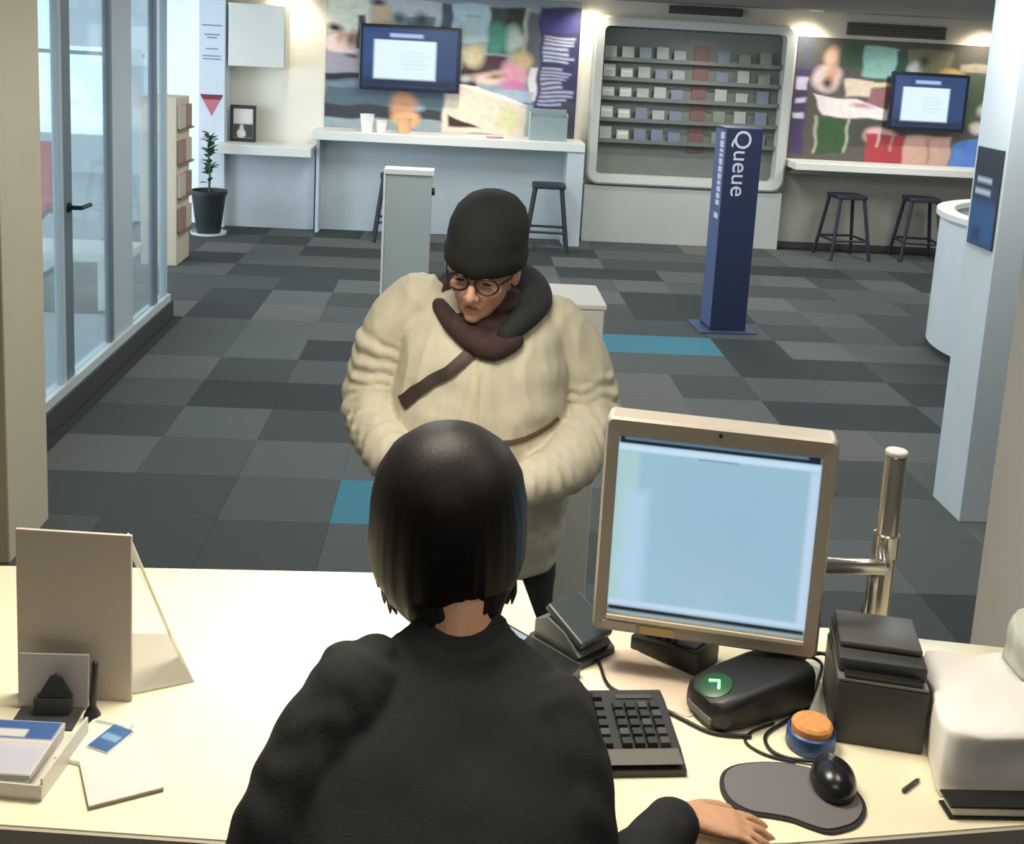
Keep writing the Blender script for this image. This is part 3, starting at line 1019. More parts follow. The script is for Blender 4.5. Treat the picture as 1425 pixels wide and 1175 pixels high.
for sx in (-0.21, 0.21):
    for sy in (-0.21, 0.21):
        MB().tube([(sx, sy, 0.40), (sx*1.05, sy*1.05, 0)], 0.014, 8, ends=False).build('leg', M_ALUD, t, smooth=60)
t = thing('notice_board', 'white notice board hanging in the lobby behind the glass', 'notice board', (-4.35, 14.98, 0))
MB().box(-1.0, 1.0, -0.03, -0.002, 1.66, 2.32, 0.004).build('board', mat('notice_white', (244, 248, 250), 0.5), t)
# =================================================================== TELLER DESK
DZ = 1.05
t = desk = thing('teller_desk', 'long cream teller desk with grey front edge across the foreground', 'desk', (0, 0, 0))
far = [(-1.30, 1.925), (-0.60, 1.949), (-0.13, 1.957), (0.158, 1.946), (0.172, 1.805), (0.40, 1.81), (0.70, 1.80), (0.86, 1.77), (1.05, 1.74), (1.45, 1.70)]
near = [(1.45, 1.385), (0.80, 1.30), (0.464, 1.258), (0.106, 1.240), (-0.25, 1.246), (-0.535, 1.267), (-0.90, 1.30), (-1.30, 1.34)]
MB().prism(far+near, DZ-0.028, DZ, 0.002).build('worktop', M_DESK, t, smooth=30)
eb = MB()
nr = near
for i in range(len(nr)-1):
    (x0, y0), (x1, y1) = nr[i], nr[i+1]
    eb.prism([(x0, y0-0.0005), (x1, y1-0.0005), (x1, y1-0.006), (x0, y0-0.006)], DZ-0.034, DZ-0.002)
eb.build('front_edge', M_EDGE, t)
fp = MB()
for i in range(len(far)-1):
    (x0, y0), (x1, y1) = far[i], far[i+1]
    fp.prism([(x0, y0-0.05), (x1, y1-0.05), (x1, y1-0.075), (x0, y0-0.075)], 0.0, DZ-0.0285)
fp.build('modesty_panel', M_GREYWALL, t)
for x in (-1.2, 1.3):
    MB().box(x, x+0.04, 1.40, 1.62, 0.0, DZ-0.0285).build('end_support', M_GREYWALL, t)

# ------------------------------------------------------------------ monitor on its pole
t = thing('monitor', 'silver framed computer monitor with pale blue screen on the desk', 'monitor', (0.423, 1.62, 1.125), radians(-13))
MW, MH = 0.352, 0.358
M_SILV = mat('monitor_silver', (176, 168, 156), 0.4, 0.25)
bz = MB()
ow, iw = MW/2, MW/2-0.022
zs = (0.030, MH-0.030)
ro = rrect(-ow, ow, 0, MH, 0.012)
ri = rrect(-iw, iw, zs[0], zs[1], 0.002)
mk_ = lambda pts, y: [Vector((p[0], y, p[1])) for p in pts]
bz.loft([mk_(ro, 0.032), mk_(ro, -0.012), mk_(rrect(-ow+.004, ow-.004, .004, MH-.004, .009), -0.016), mk_(ri, -0.014), mk_(ri, -0.006)], cap=False)
bz.build('bezel', M_SILV, t, smooth=35)
MB().prism(rrect(-ow+0.004, ow-0.004, 0.004, MH-0.004, 0.01), 0.0, 0.03, M=Matrix.Translation((0, 0.034, 0)) @ RX).build('back_shell', M_DGREY, t, smooth=40)
MB().prism(rrect(-0.11, 0.11, 0.07, MH-0.07, 0.03), 0.0, 0.025, 0.006, M=Matrix.Translation((0, 0.0598, 0)) @ RX).build('rear_housing', M_DGREY, t, smooth=40)
sm = [('r', (150, 186, 206), 0.5, 0.35, 0.9, 0.2, 0.8),
      ('r', (170, 206, 208), 0.03, 0.0, 0.11, 0.09, 0.93), ('r', (176, 206, 230), 0.06, 0.05, 0.17, 0.3, 0.93),
      ('r', (24, 34, 48), 0.006, 0.0, 1.0, 0.0, 0.045), ('r', (128, 170, 196), 0.01, 0.03, 0.93, 0.012, 0.02),
      ('r', (196, 224, 242), 0.012, 0.0, 1.0, 0.05, 0.085), ('r', (120, 150, 170), 0.008, 0.40, 0.60, 0.088, 0.094),
      ('r', (190, 212, 236), 0.02, 0.955, 1.0, 0.09, 0.93),
      ('r', (190, 216, 238), 0.015, 0.0, 1.0, 0.925, 0.955), ('r', (20, 26, 36), 0.006, 0.0, 1.0, 0.962, 0.99), ('r', (180, 180, 170), 0.006, 0.03, 0.06, 0.955, 0.965), ('r', (180, 180, 170), 0.006, 0.2, 0.22, 0.955, 0.965)]
print_panel('screen', -iw, iw, zs[0], zs[1], -0.0065, (154, 192, 210), sm, 90, 100, paint_mat('lit_display', 1.0), t)
MB().box(-iw, iw, -0.0175, -0.0135, zs[0]-0.009, zs[0]-0.001, 0.0015).build('lower_trim', mat('monitor_white_trim', (240, 228, 200), 0.4), t)
MB().box(-0.16, -0.105, -0.0172, -0.0155, 0.006, 0.018).build('label_strip', mat('label_beige', (190, 176, 160), 0.5), t)
MB().box(-0.100, -0.045, -0.0172, -0.0155, 0.004, 0.016).build('sticky_label', mat('label_yellow', (206, 176, 120), 0.5), t, label='yellowish sticker under the screen')
MB().lathe([(0.003, 0), (0.003, 0.0015), (0, 0.0015)], 12, (0, 0, 0), Matrix.Translation((0.0, -0.0158, MH-0.012)) @ Matrix.Rotation(pi/2, 4, 'X')).build('camera_dot', M_BLACK, t)

t = thing('monitor_pole', 'upright chrome monitor pole with bracket clamped at the desk edge', 'monitor arm', (0.768, 1.772, DZ))
MB().lathe([(0.0185, 0.012), (0.0185, 0.335), (0.017, 0.338)], 24).build('pole', M_STEEL, t, smooth=40)
MB().lathe([(0.018, 0.3385), (0.0190, 0.340), (0.0190, 0.345), (0.017, 0.347), (0, 0.347)], 24).build('pole_cap', mat('pale_cap', (200, 200, 192), 0.4), t, smooth=40)
MB().lathe([(0.045, 0.0), (0.045, 0.010), (0.02, 0.012)], 24).build('clamp_base', M_DGREY, t, smooth=40)
MB().lathe([(0.0188, 0.155), (0.0225, 0.157), (0.0225, 0.195), (0.0188, 0.197)], 24).build('collar', M_STEEL, t, smooth=40)
MB().box(-0.165, -0.036, -0.10, -0.080, 0.166, 0.188, 0.004).build('arm', M_STEEL, t, smooth=40)
MB().tube([(-0.036, -0.088, 0.177), (-0.012, -0.018, 0.177)], 0.0095, 10).build('arm_joint', M_STEEL, t, smooth=60)
MB().box(-0.062, -0.046, -0.098, -0.082, 0.085, 0.165, 0.003).build('hanging_bracket', M_STEEL, t, smooth=40)
MB().box(-0.262, -0.165, -0.115, -0.075, 0.137, 0.207, 0.003).build('mount_plate', M_DGREY, t)
MB().tube([(-0.05, -0.07, 0.17), (-0.045, -0.06, 0.10), (-0.055, -0.03, 0.02), (-0.06, -0.02, 0.006)], 0.005, 8, 5).build('cable', M_BLACK, t, smooth=180)

# ------------------------------------------------------------------ keyboard
kb = thing('keyboard', 'black computer keyboard partly hidden by the teller', 'keyboard', (0.148, 1.458, DZ), radians(3.2))
M_KEY = mat('key_black', (40, 41, 42), 0.5)
MB().prism([(-0.085, 0.0), (0.085, 0.0), (0.085, 0.026), (0.06, 0.028), (-0.045, 0.017), (-0.085, 0.010)], -0.215, 0.205, 0.002,
           M=Matrix(((0, 0, 1, 0), (1, 0, 0, 0), (0, 1, 0, 0), (0, 0, 0, 1)))).build('base', mat('keyboard_black', (48, 48, 47), 0.5), kb, smooth=30)
MB().box(-0.21, 0.2, -0.083, -0.048, 0.0175, 0.019, 0.0006).build('wrist_strip', mat('keyboard_grey', (104, 100, 92), 0.5), kb)
kt = bmesh.new()
bmesh.ops.create_cube(kt, size=1.0)
for v in kt.verts:
    s = 0.0078 if v.co.z < 0 else 0.0062
    v.co = Vector((v.co.x*2*s, v.co.y*2*s, 0.0 if v.co.z < 0 else 0.0065))
kme = bpy.data.meshes.new('key')
kt.to_mesh(kme)
kt.free()
kme.materials.append(M_KEY)
kme2 = kme.copy()
kme2.materials.clear()
kme2.materials.append(mat('key_grey', (70, 70, 67), 0.5))
kx = [-0.2+0.0185*i for i in range(15)]+[0.0815+0.0185*i for i in range(2)]+[0.128+0.0185*i for i in range(4)]
for r in range(6):
    y = -0.036+0.0185*r+(0.004 if r == 5 else 0)
    zt = 0.0185+0.0105*(r/5.0)
    for i, x in enumerate(kx):
        if r == 5 and x > 0.125:
            continue
        if 15 <= i <= 16 and r == 1 and i == 15:
            continue
        k = bpy.data.objects.new('key', kme2 if (rb.random() < 0.18) else kme)
        COL.objects.link(k)
        k.parent = kb
        k.location = (x, y, zt)
        k.rotation_euler = (0.1, 0, 0)
MB().box(0.13, 0.185, 0.058, 0.068, 0.0285, 0.0295).build('indicator_strip', mat('key_grey', (70, 70, 67)), kb)

# ------------------------------------------------------------------ scanner with green light
t = thing('document_scanner', 'black rounded scanner with a glowing green light under the monitor', 'scanner', (0.475, 1.548, DZ), radians(24))
body = [Vector(p) for p in ()]
sc = MB()
rings = []
for (x, w, h, zb) in ((-0.082, 0.020, 0.030, 0.004), (-0.079, 0.036, 0.043, 0.002), (-0.068, 0.046, 0.050, 0.0), (-0.03, 0.050, 0.058, 0.0), (0.04, 0.051, 0.067, 0.0), (0.085, 0.048, 0.071, 0.0), (0.105, 0.042, 0.069, 0.002)):
    rr = rrect(-w, w, zb, h, min(0.016, (h-zb)/2.2))
    rings.append([Vector((x, p[0], p[1])) for p in rr])
sc.loft(rings)
sc.build('body', M_BLACK, t, smooth=40)
MB().lathe([(0.026, 0.0), (0.026, 0.004), (0.020, 0.006), (0, 0.006)], 24, (0, 0, 0), Matrix.Translation((-0.054, 0, 0.0505)) @ Matrix.Rotation(radians(-18), 4, 'Y')).build('button_ring', mat('green_button', (22, 60, 34), 0.4, emit=(40, 130, 60), es=0.25), t, smooth=40)
MB().box(-0.0165, 0.0165, -0.004, 0.004, 0, 0.0012, 0.0005).bm.free()
g = MB()
g.tube([(-0.058, -0.012, 0.0565), (-0.048, 0.0, 0.059), (-0.058, 0.010, 0.0565)], 0.0026, 6)
g.build('green_light', mat('green_led', (120, 255, 150), 0.4, emit=(150, 255, 170), es=1.4), t, smooth=60)
MB().box(-0.084, -0.072, -0.03, 0.03, 0.010, 0.022, 0.003).build('front_slot', M_MGREY, t)
MB().box(-0.01, 0.10, -0.03, 0.03, 0.0885, 0.091, 0.001).bm.free()

# small black terminal behind it
t = thing('card_reader', 'small black card reader lying behind the green-lit scanner', 'card reader', (0.398, 1.70, DZ), radians(-42))
MB().prism([(-0.065, 0.0), (0.065, 0.0), (0.065, 0.045), (-0.065, 0.022)], -0.036, 0.036, 0.004, M=Matrix.Rotation(pi/2, 4, 'X')).build('body', M_BLACK, t, smooth=30)
ks = MB()
for i in range(4):
    for j in range(3):
        ks.box(-0.045+0.017*i, -0.034+0.017*i, -0.026+0.018*j, -0.013+0.018*j, 0.027+0.003*i, 0.036+0.003*i, 0.001)
ks.build('keypad', M_DGREY, t, kind='stuff')
MB().box(0.02, 0.055, -0.028, 0.028, 0.0385, 0.0455, 0.001).build('display', mat('lilac_display', (98, 94, 108), 0.3), t)

# paper sheet
t = MB().prism([(0, 0), (0.075, 0.0), (0.175, -0.155), (0.125, -0.185), (0.022, -0.115)], 0, 0.0012).build('paper_sheet', mat('cream_paper', (226, 206, 184), 0.7), None, (0.262, 1.708, DZ+0.0004))
tag(t, 'cream paper sheet lying between the keyboard and the scanner', 'paper')

# payment terminal and stand in front of the customer
t = thing('payment_terminal', 'dark payment terminal on a slanted stand facing the customer', 'payment terminal', (0.226, 1.715, DZ), radians(-50))
MB().prism(rrect(-0.06, 0.06, -0.05, 0.05, 0.012), 0, 0.012, 0.003).build('stand_base', M_DGREY, t, smooth=40)
st_ = MB()
st_.prism([(-0.05, 0.0), (0.05, 0.0), (0.056, 0.008), (0.02, 0.036), (-0.02, 0.046), (-0.05, 0.03)], -0.04, 0.04, 0.003, M=Matrix.Translation((0, 0, 0.0125)) @ Matrix.Rotation(pi/2, 4, 'X'))
st_.build('stand', mat('terminal_slate', (92, 100, 100), 0.4), t, smooth=30)
MB().box(-0.046, 0.046, -0.038, 0.038, 0.0, 0.014, 0.004).build('housing', mat('terminal_grey', (64, 72, 76), 0.35), t, (0.012, 0, 0.050)).rotation_euler = (0, radians(24), 0)
t = thing('phone_base', 'black desk phone beside the teller\'s right shoulder', 'phone', (0.136, 1.622, DZ), radians(-32))
MB().prism([(-0.08, 0.0), (0.08, 0.0), (0.08, 0.02), (-0.065, 0.05), (-0.08, 0.046)], -0.058, 0.058, 0.004, M=Matrix.Rotation(pi/2, 4, 'X')).build('base', M_BLACK, t, smooth=30)
MB().box(-0.03, 0.03, -0.05, 0.02, 0.0, 0.004, 0.001).build('display', mat('blue_grey_display', (140, 160, 172), 0.25), t, (-0.042, 0.022, 0.0485)).rotation_euler = (0, radians(12), 0)
MB().tube([(-0.045, -0.045, 0.060), (0.0, -0.047, 0.056), (0.045, -0.045, 0.043)], [0.017, 0.012, 0.017], 10, 4).build('handset', M_BLACK, t, smooth=60)

# mouse mat, mouse
pad = []
for (x, y) in ((0.398, 1.352), (0.405, 1.385), (0.425, 1.405), (0.455, 1.414), (0.495, 1.416), (0.530, 1.408), (0.562, 1.392), (0.583, 1.370), (0.592, 1.340), (0.586, 1.312), (0.566, 1.288), (0.540, 1.276), (0.520, 1.273), (0.500, 1.282), (0.478, 1.295), (0.452, 1.302), (0.425, 1.308), (0.405, 1.325)):
    pad.append((x-0.495, y-1.345))
t = thing('mouse_mat', 'grey kidney shaped mouse mat with dark rim on the desk', 'mouse mat', (0.495, 1.345, DZ))
def smooth_closed(pts, s=4):
    out = []
    n = len(pts)
    for i in range(n):
        p0, p1, p2, p3 = [Vector((*pts[(i+k) % n], 0)) for k in (-1, 0, 1, 2)]
        for j in range(s):
            u = j/s
            v = 0.5*((2*p1)+(p2-p0)*u+(2*p0-5*p1+4*p2-p3)*u*u+(3*p1-p0-3*p2+p3)*u**3)
            out.append((v.x, v.y))
    return out
padS = smooth_closed(pad)
MB().prism(padS, 0.0, 0.004, 0.001).build('rim', mat('mat_rim', (40, 40, 42), 0.6), t, smooth=40)
inner = [(p[0]*0.94, p[1]*0.93) for p in padS]
MB().prism(inner, 0.0042, 0.0065, 0.001).build('pad_surface', mat('mat_grey', (112, 108, 110), 0.6, bump=0.1), t, smooth=40)
t = thing('computer_mouse', 'round black computer mouse resting on the grey mat', 'mouse', (0.556, 1.362, DZ+0.0067), radians(-8))
ms = MB()
rings = []
for z, s in ((0.0, 0.92), (0.006, 1.0), (0.015, 0.98), (0.024, 0.86), (0.031, 0.62), (0.035, 0.32), (0.0362, 0.08)):
    rings.append([Vector((0.031*s*cos(2*pi*k/28), 0.043*s*sin(2*pi*k/28)-0.004*(1-s), z)) for k in range(28)])
ms.loft(rings)
ms.build('shell', mat('mouse_black', (32, 33, 35), 0.25), t, smooth=60)
MB().tube([(0, 0.015, 0.033), (0, 0.03, 0.027)], 0.0035, 8).build('scroll_wheel', M_MGREY, t, smooth=60)

# finger sponge pot
t = thing('sponge_pot', 'blue round finger moistener pot with an orange sponge', 'sponge pot', (0.556, 1.462, DZ))
MB().lathe([(0, 0), (0.033, 0), (0.036, 0.004), (0.035, 0.026), (0.032, 0.028), (0.030, 0.024), (0, 0.024)], 32).build('pot', mat('blue_pot', (42, 82, 146), 0.4), t, smooth=40)
MB().lathe([(0, 0.0245), (0.0295, 0.0245), (0.0297, 0.036), (0.026, 0.040), (0, 0.041)], 32).build('sponge', mat('orange_sponge', (226, 156, 92), 0.85, var=0.15, scale=120, bump=0.5, bscale=700), t, smooth=40)

# cables
def cable(label, pts, r=0.0028):
    o = MB().tube([(x, y, DZ+0.0005+r+z) for (x, y, z) in pts], r, 8, 8).build('cable', M_BLACK, None, smooth=180)
    tag(o, label, 'cable')
cable('black cable curling round the blue sponge pot', [(0.565, 1.54, 0.0), (0.535, 1.515, 0), (0.495, 1.48, 0), (0.492, 1.445, 0), (0.515, 1.425, 0), (0.56, 1.413, 0.0045), (0.572, 1.404, 0.008)])
cable('black cable looping from the scanner to the printer', [(0.555, 1.645, 0.0), (0.60, 1.665, 0.02), (0.640, 1.665, 0.025), (0.655, 1.635, 0.012), (0.64, 1.62, 0)])
cable('black cable arching between the scanner and the printer', [(0.585, 1.67, 0.0), (0.618, 1.676, 0.012), (0.634, 1.655, 0.012), (0.615, 1.615, 0.004), (0.585, 1.56, 0.0), (0.560, 1.520, 0.0)])
cable('outer black cable loop left of the blue sponge pot', [(0.515, 1.510, 0), (0.476, 1.488, 0), (0.460, 1.462, 0), (0.482, 1.434, 0), (0.52, 1.419, 0)], 0.0022)
cable('thin black cable in front of the paper sheet and scanner', [(0.262, 1.712, 0), (0.268, 1.66, 0), (0.278, 1.592, 0), (0.33, 1.558, 0), (0.375, 1.515, 0), (0.415, 1.482, 0), (0.47, 1.475, 0)], 0.003)
cable('black cable running from behind the monitor to the pole', [(0.585, 1.66, 0.0), (0.62, 1.685, 0.01), (0.67, 1.68, 0.02), (0.68, 1.72, 0.01), (0.69, 1.74, 0)])

# receipt printer
t = thing('receipt_printer', 'black box-shaped receipt printer with a grey lid on the desk', 'printer', (0.672, 1.535, DZ), radians(-13))
MB().box(-0.066, 0.066, -0.08, 0.07, 0.0, 0.098, 0.005).build('body', mat('printer_black', (58, 59, 58), 0.5), t, smooth=40)
MB().box(-0.064, 0.064, -0.078, 0.072, 0.0985, 0.103, 0.001).build('seam_plate', M_MGREY, t)
MB().box(-0.063, 0.063, -0.06, 0.072, 0.1035, 0.126, 0.004).build('upper_body', M_DGREY, t, smooth=40)
MB().box(-0.055, 0.055, -0.0765, -0.0605, 0.1035, 0.109, 0.001).build('paper_slot', M_BLACK, t)
MB().box(-0.060, 0.060, -0.03, 0.07, 0.1265, 0.137, 0.004).build('lid', mat('printer_lid', (92, 92, 90), 0.45), t, smooth=40)

# ------------------------------------------------------------------ white pile at the right
def softbox(mb, x0, x1, y0, y1, z0, z1, n=14, amp=0.006, seed=0, r=0.03):
    bm = bmesh.new()
    bmesh.ops.create_cube(bm, size=1.0)
    bmesh.ops.subdivide_edges(bm, edges=list(bm.edges), cuts=n, use_grid_fill=True)
    for v in bm.verts:
        p = v.co.copy()
        w = Vector((x0+(p.x+.5)*(x1-x0), y0+(p.y+.5)*(y1-y0), z0+(p.z+.5)*(z1-z0)))
        cx, cy, cz = min(max(w.x, x0+r), x1-r), min(max(w.y, y0+r), y1-r), min(w.z, z1-r)
        c = Vector((cx, cy, max(cz, z0)))
        d = w-c
        if d.length > r:
            w = c+d.normalized()*r
        k = (w.z-z0)/(z1-z0)
        nz = mnoise.noise(w*14+Vector((seed, 0, 0)))
        nn = mnoise.noise(w*14+Vector((seed, 5, 3)))
        w += Vector((nz, nn, 0.6*nz))*amp*k*2
        w.z = max(w.z, z0)
        v.co = w
    mb.add(bm)


M_PAPER = mat('white_paper', (244, 240, 236), 0.7, var=0.02, scale=20)
folder = thing('paper_tray', 'narrow black edged folder in front of the white paper bag', 'folder', (0.93, 1.47, DZ))
MB().box(-0.232, 0.30, -0.163, -0.128, 0.0, 0.004, 0.001).build('lower_cover', M_BLACK, folder)
MB().box(-0.226, 0.30, -0.160, -0.130, 0.0045, 0.016).build('page_block', mat('page_white', (232, 224, 210), 0.7), folder)
MB().box(-0.232, 0.30, -0.163, -0.128, 0.0165, 0.0205, 0.001).build('upper_cover', M_BLACK, folder)
b = MB()
softbox(b, 0.748, 1.17, 1.350, 1.57, DZ+0.0008, DZ+0.098, seed=2, amp=0.007, r=0.012)
b.bm.transform(Matrix(((1, 0.27, 0, -0.048-0.27*1.35), (0, 1, 0, 0), (0, 0, 1, 0), (0, 0, 0, 1))))
bag = b.build('paper_bag', M_PAPER, None, smooth=180)
tag(bag, 'bulky white paper bag on the desk at the right edge', 'bag')
b = MB()
softbox(b, 0.872, 1.06, 1.47, 1.56, DZ+0.102, DZ+0.172, seed=9, amp=0.016, r=0.022)
o = b.build('plastic_parcel', mat('greenish_plastic', (196, 202, 190), 0.3, var=0.12, scale=40, bump=0.6, bscale=60), None, smooth=180)
tag(o, 'crumpled greenish plastic parcel on top of the white bag', 'parcel')
t = thing('pen', 'short dark pen lying left of the white paper bag', 'pen', (0.672, 1.372, DZ), radians(38))
MB().tube([(-0.02, 0, 0.0036), (0.016, 0, 0.0036)], 0.0032, 8).build('barrel', M_DGREY, t, smooth=60)
MB().tube([(0.016, 0, 0.0036), (0.023, 0, 0.0036)], [0.0028, 0.001], 8).build('tip', M_STEEL, t, smooth=60)

# ------------------------------------------------------------------ left side of the desk
t = thing('display_board', 'grey upright display board with clear side panel at the left of the desk', 'display board', (-0.532, 1.54, DZ))
MB().box(-0.086, 0.084, -0.004, 0.002, 0.0, 0.262, 0.001).build('board', mat('taupe_board', (192, 182, 170), 0.6, var=0.02, scale=6), t).rotation_euler = (radians(-1), 0, radians(-4))
lf = bmesh.new()
# clear leaf leaning outwards from the top of the board
P = [Vector((0.065, 0.010, 0.258)), Vector((0.076, 0.006, 0.258)), Vector((0.163, 0.045, 0.001)), Vector((0.125, 0.11, 0.001))]
vs = [lf.verts.new(p) for p in P]+[lf.verts.new(p+Vector((-0.002, 0.0015, 0))) for p in P]
for f in ((0, 1, 2, 3), (7, 6, 5, 4), (0, 4, 5, 1), (1, 5, 6, 2), (2, 6, 7, 3), (3, 7, 4, 0)):
    lf.faces.new([vs[i] for i in f])
bmesh.ops.recalc_face_normals(lf, faces=list(lf.faces))
m_ = MB()
m_.add(lf)
m_.build('clear_leaf', glass_mat('clear_acrylic', (0.97, 0.97, 0.95), 0.1, 0.10, (0.9, 0.9, 0.88)), t)
MB().tube([P[1]+Vector((0, 0, 0.001)), P[1].lerp(P[3], 0.8)], 0.0022, 6).build('edge_glint', M_WHITE, t)  # glint on the clear leaf's edge, drawn as a white rod
MB().prism([(0.03, 0.175), (0.092, 0.178), (0.163, 0.045), (0.085, 0.010), (0.03, 0.012)], 0.0, 0.0035).build('base_plate', mat('shaded_acrylic', (186, 180, 166), 0.3), t)  # base flap with shade put into its grey colour
# card holder in front of the board
t = thing('leaflet_holder', 'low clear leaflet holder with a black clip before the grey board', 'leaflet holder', (-0.555, 1.492, DZ))
MB().box(-0.045, 0.045, -0.035, 0.035, 0.0, 0.004, 0.001).build('base', M_DGREY, t)
MB().box(-0.05, 0.05, 0.016, 0.020, 0.0045, 0.085, 0.001).build('back_plate', mat('lavender_acrylic', (188, 182, 182), 0.4), t).rotation_euler = (radians(-6), 0, 0)
MB().prism([(-0.024, 0.0), (0.026, 0.0), (0.010, 0.032), (0.002, 0.036), (-0.006, 0.032)], 0.0, 0.006, M=Matrix.Translation((0.008, 0.004, 0.03)) @ RX).build('clip', M_BLACK, t)
MB().box(-0.02, 0.03, -0.004, 0.012, 0.0045, 0.03).build('clip_post', M_DGREY, t)
t = thing('pen', 'black pen standing upright beside the clear leaflet holder', 'pen', (-0.492, 1.488, DZ))
MB().tube([(0.0, 0, 0.005), (0.004, 0.004, 0.085)], [0.005, 0.005], 8).build('barrel', M_BLACK, t, smooth=60)
MB().lathe([(0.012, 0), (0.012, 0.006), (0.005, 0.02), (0, 0.02)], 16).build('foot', M_BLACK, t, smooth=60)
# leaflets
M_LB = mat('leaflet_blue', (56, 90, 148), 0.35)
def leaflet_print(name, w, h, marks, base, label, loc, rz, thick=0.006, group=None):
    t = thing(name, label, 'leaflet', loc, rz, group)
    MB().box(-w/2, w/2, -h/2, h/2, 0, thick, 0.0006).build('pages', mat('leaflet_pages', (222, 220, 214), 0.6), t)
    me = print_panel('cover_print', -w/2+0.001, w/2-0.001, -h/2+0.001, h/2-0.001, 0.0, base, marks, 26, 40, PM, t)
    me.data.transform(Matrix.Translation((0, 0, thick+0.0007)) @ Matrix.Rotation(-pi/2, 4, 'X'))
    return t
tray = thing('leaflet_tray', 'clear leaflet tray at the left edge of the desk under blue leaflets', 'tray', (-0.565, 1.395, DZ), radians(-6))
MB().box(-0.075, 0.075, -0.078, 0.06, 0.0, 0.003, 0.001).build('tray_floor', mat('tray_acrylic', (206, 204, 196), 0.3), tray)
MB().box(-0.075, 0.075, -0.078, -0.075, 0.0032, 0.022).build('tray_wall', mat('tray_acrylic', (206, 204, 196)), tray)
MB().box(0.072, 0.075, -0.0745, 0.06, 0.0032, 0.03).build('tray_wall', mat('tray_acrylic', (206, 204, 196)), tray)
mk1 = [('r', (58, 92, 150), 0.04, 0, 1, 0, 0.36), ('r', (200, 202, 198), 0.03, 0.1, 0.62, 0.17, 0.32), ('r', (196, 190, 180), 0.03, 0.0, 1, 0.40, 0.46), ('r', (186, 186, 200), 0.1, 0, 1, 0.47, 1.0)]
for i in range(3):
    leaflet_print('leaflet', 0.108, 0.114, mk1, (206, 204, 206), ['blue and white leaflet lowest in the tray pile', 'blue and white leaflet in the middle of the tray pile', 'blue topped leaflet uppermost in the tray pile'][i],
                  (-0.575+0.003*i, 1.388-0.003*i, DZ+0.0035+0.0085*i), radians(-7+2*i), 0.0072, 'leaflets in the clear tray')
leaflet_print('leaflet', 0.06, 0.10, [('r', (214, 222, 206), 0.1, 0, 1, 0, 0.5), ('r', (150, 162, 158), 0.05, 0.1, 0.9, 0.1, 0.16)], (208, 216, 204), 'pale green leaflet tucked right of the blue leaflet pile', (-0.470, 1.432, DZ+0.0004), radians(-16), 0.005)
leaflet_print('leaflet', 0.036, 0.055, [('r', (120, 160, 190), 0.08, 0.1, 0.9, 0.35, 0.6)], (60, 100, 150), 'small blue leaflet right of the pale green one', (-0.448, 1.430, DZ+0.0062), radians(-24), 0.003)
t = thing('notepad', 'white notepad lying alone on the left of the desk', 'notepad', (-0.418, 1.371, DZ), radians(25))
MB().box(-0.046, 0.046, -0.062, 0.062, 0.0, 0.005).build('pages', mat('note_pages', (150, 142, 132), 0.7), t)
MB().box(-0.047, 0.047, -0.063, 0.063, 0.0053, 0.007).build('cover', mat('note_cover', (226, 214, 208), 0.6, var=0.02, scale=30), t)
# =================================================================== PEOPLE
M_SKIN = mat('skin_customer', (196, 148, 128), 0.5, var=0.06, scale=60)
M_SKIN2 = mat('skin_teller', (206, 158, 124), 0.5, var=0.05, scale=60)


def catmull(P, s):
    out = []
    n = len(P)
    for i in range(n-1):
        a, b, c, d = P[max(i-1, 0)], P[i], P[i+1], P[min(i+2, n-1)]
        for k in range(s):
            u = k/s
            out.append([0.5*((2*b[j])+(c[j]-a[j])*u+(2*a[j]-5*b[j]+4*c[j]-d[j])*u*u+(3*b[j]-a[j]-3*c[j]+d[j])*u**3) for j in range(len(b))])
    out.append(list(P[-1]))
    return out


def torso(mb, secs, n=40, sub=5, sq=2.3, wr=0.0):
    """secs: (cx, cy, cz, half width, half depth, tilt) ; superellipse sections, tilt leans the section forward"""
    R = []
    for s in catmull(secs, sub):
        cx, cy, cz, a, b, tl = s
        ring = []
        for k in range(n):
            th = 2*pi*k/n
            c_, s_ = cos(th), sin(th)
            x = a*math.copysign(abs(c_)**(2/sq), c_)
            y = b*math.copysign(abs(s_)**(2/sq), s_)
            w = 1+wr*mnoise.noise(Vector((x*9+3, y*9, cz*16)))
            ring.append(Vector((cx+x*w, cy+y*cos(tl)*w, cz+y*sin(tl))))
        R.append(ring)
    mb.loft(R)


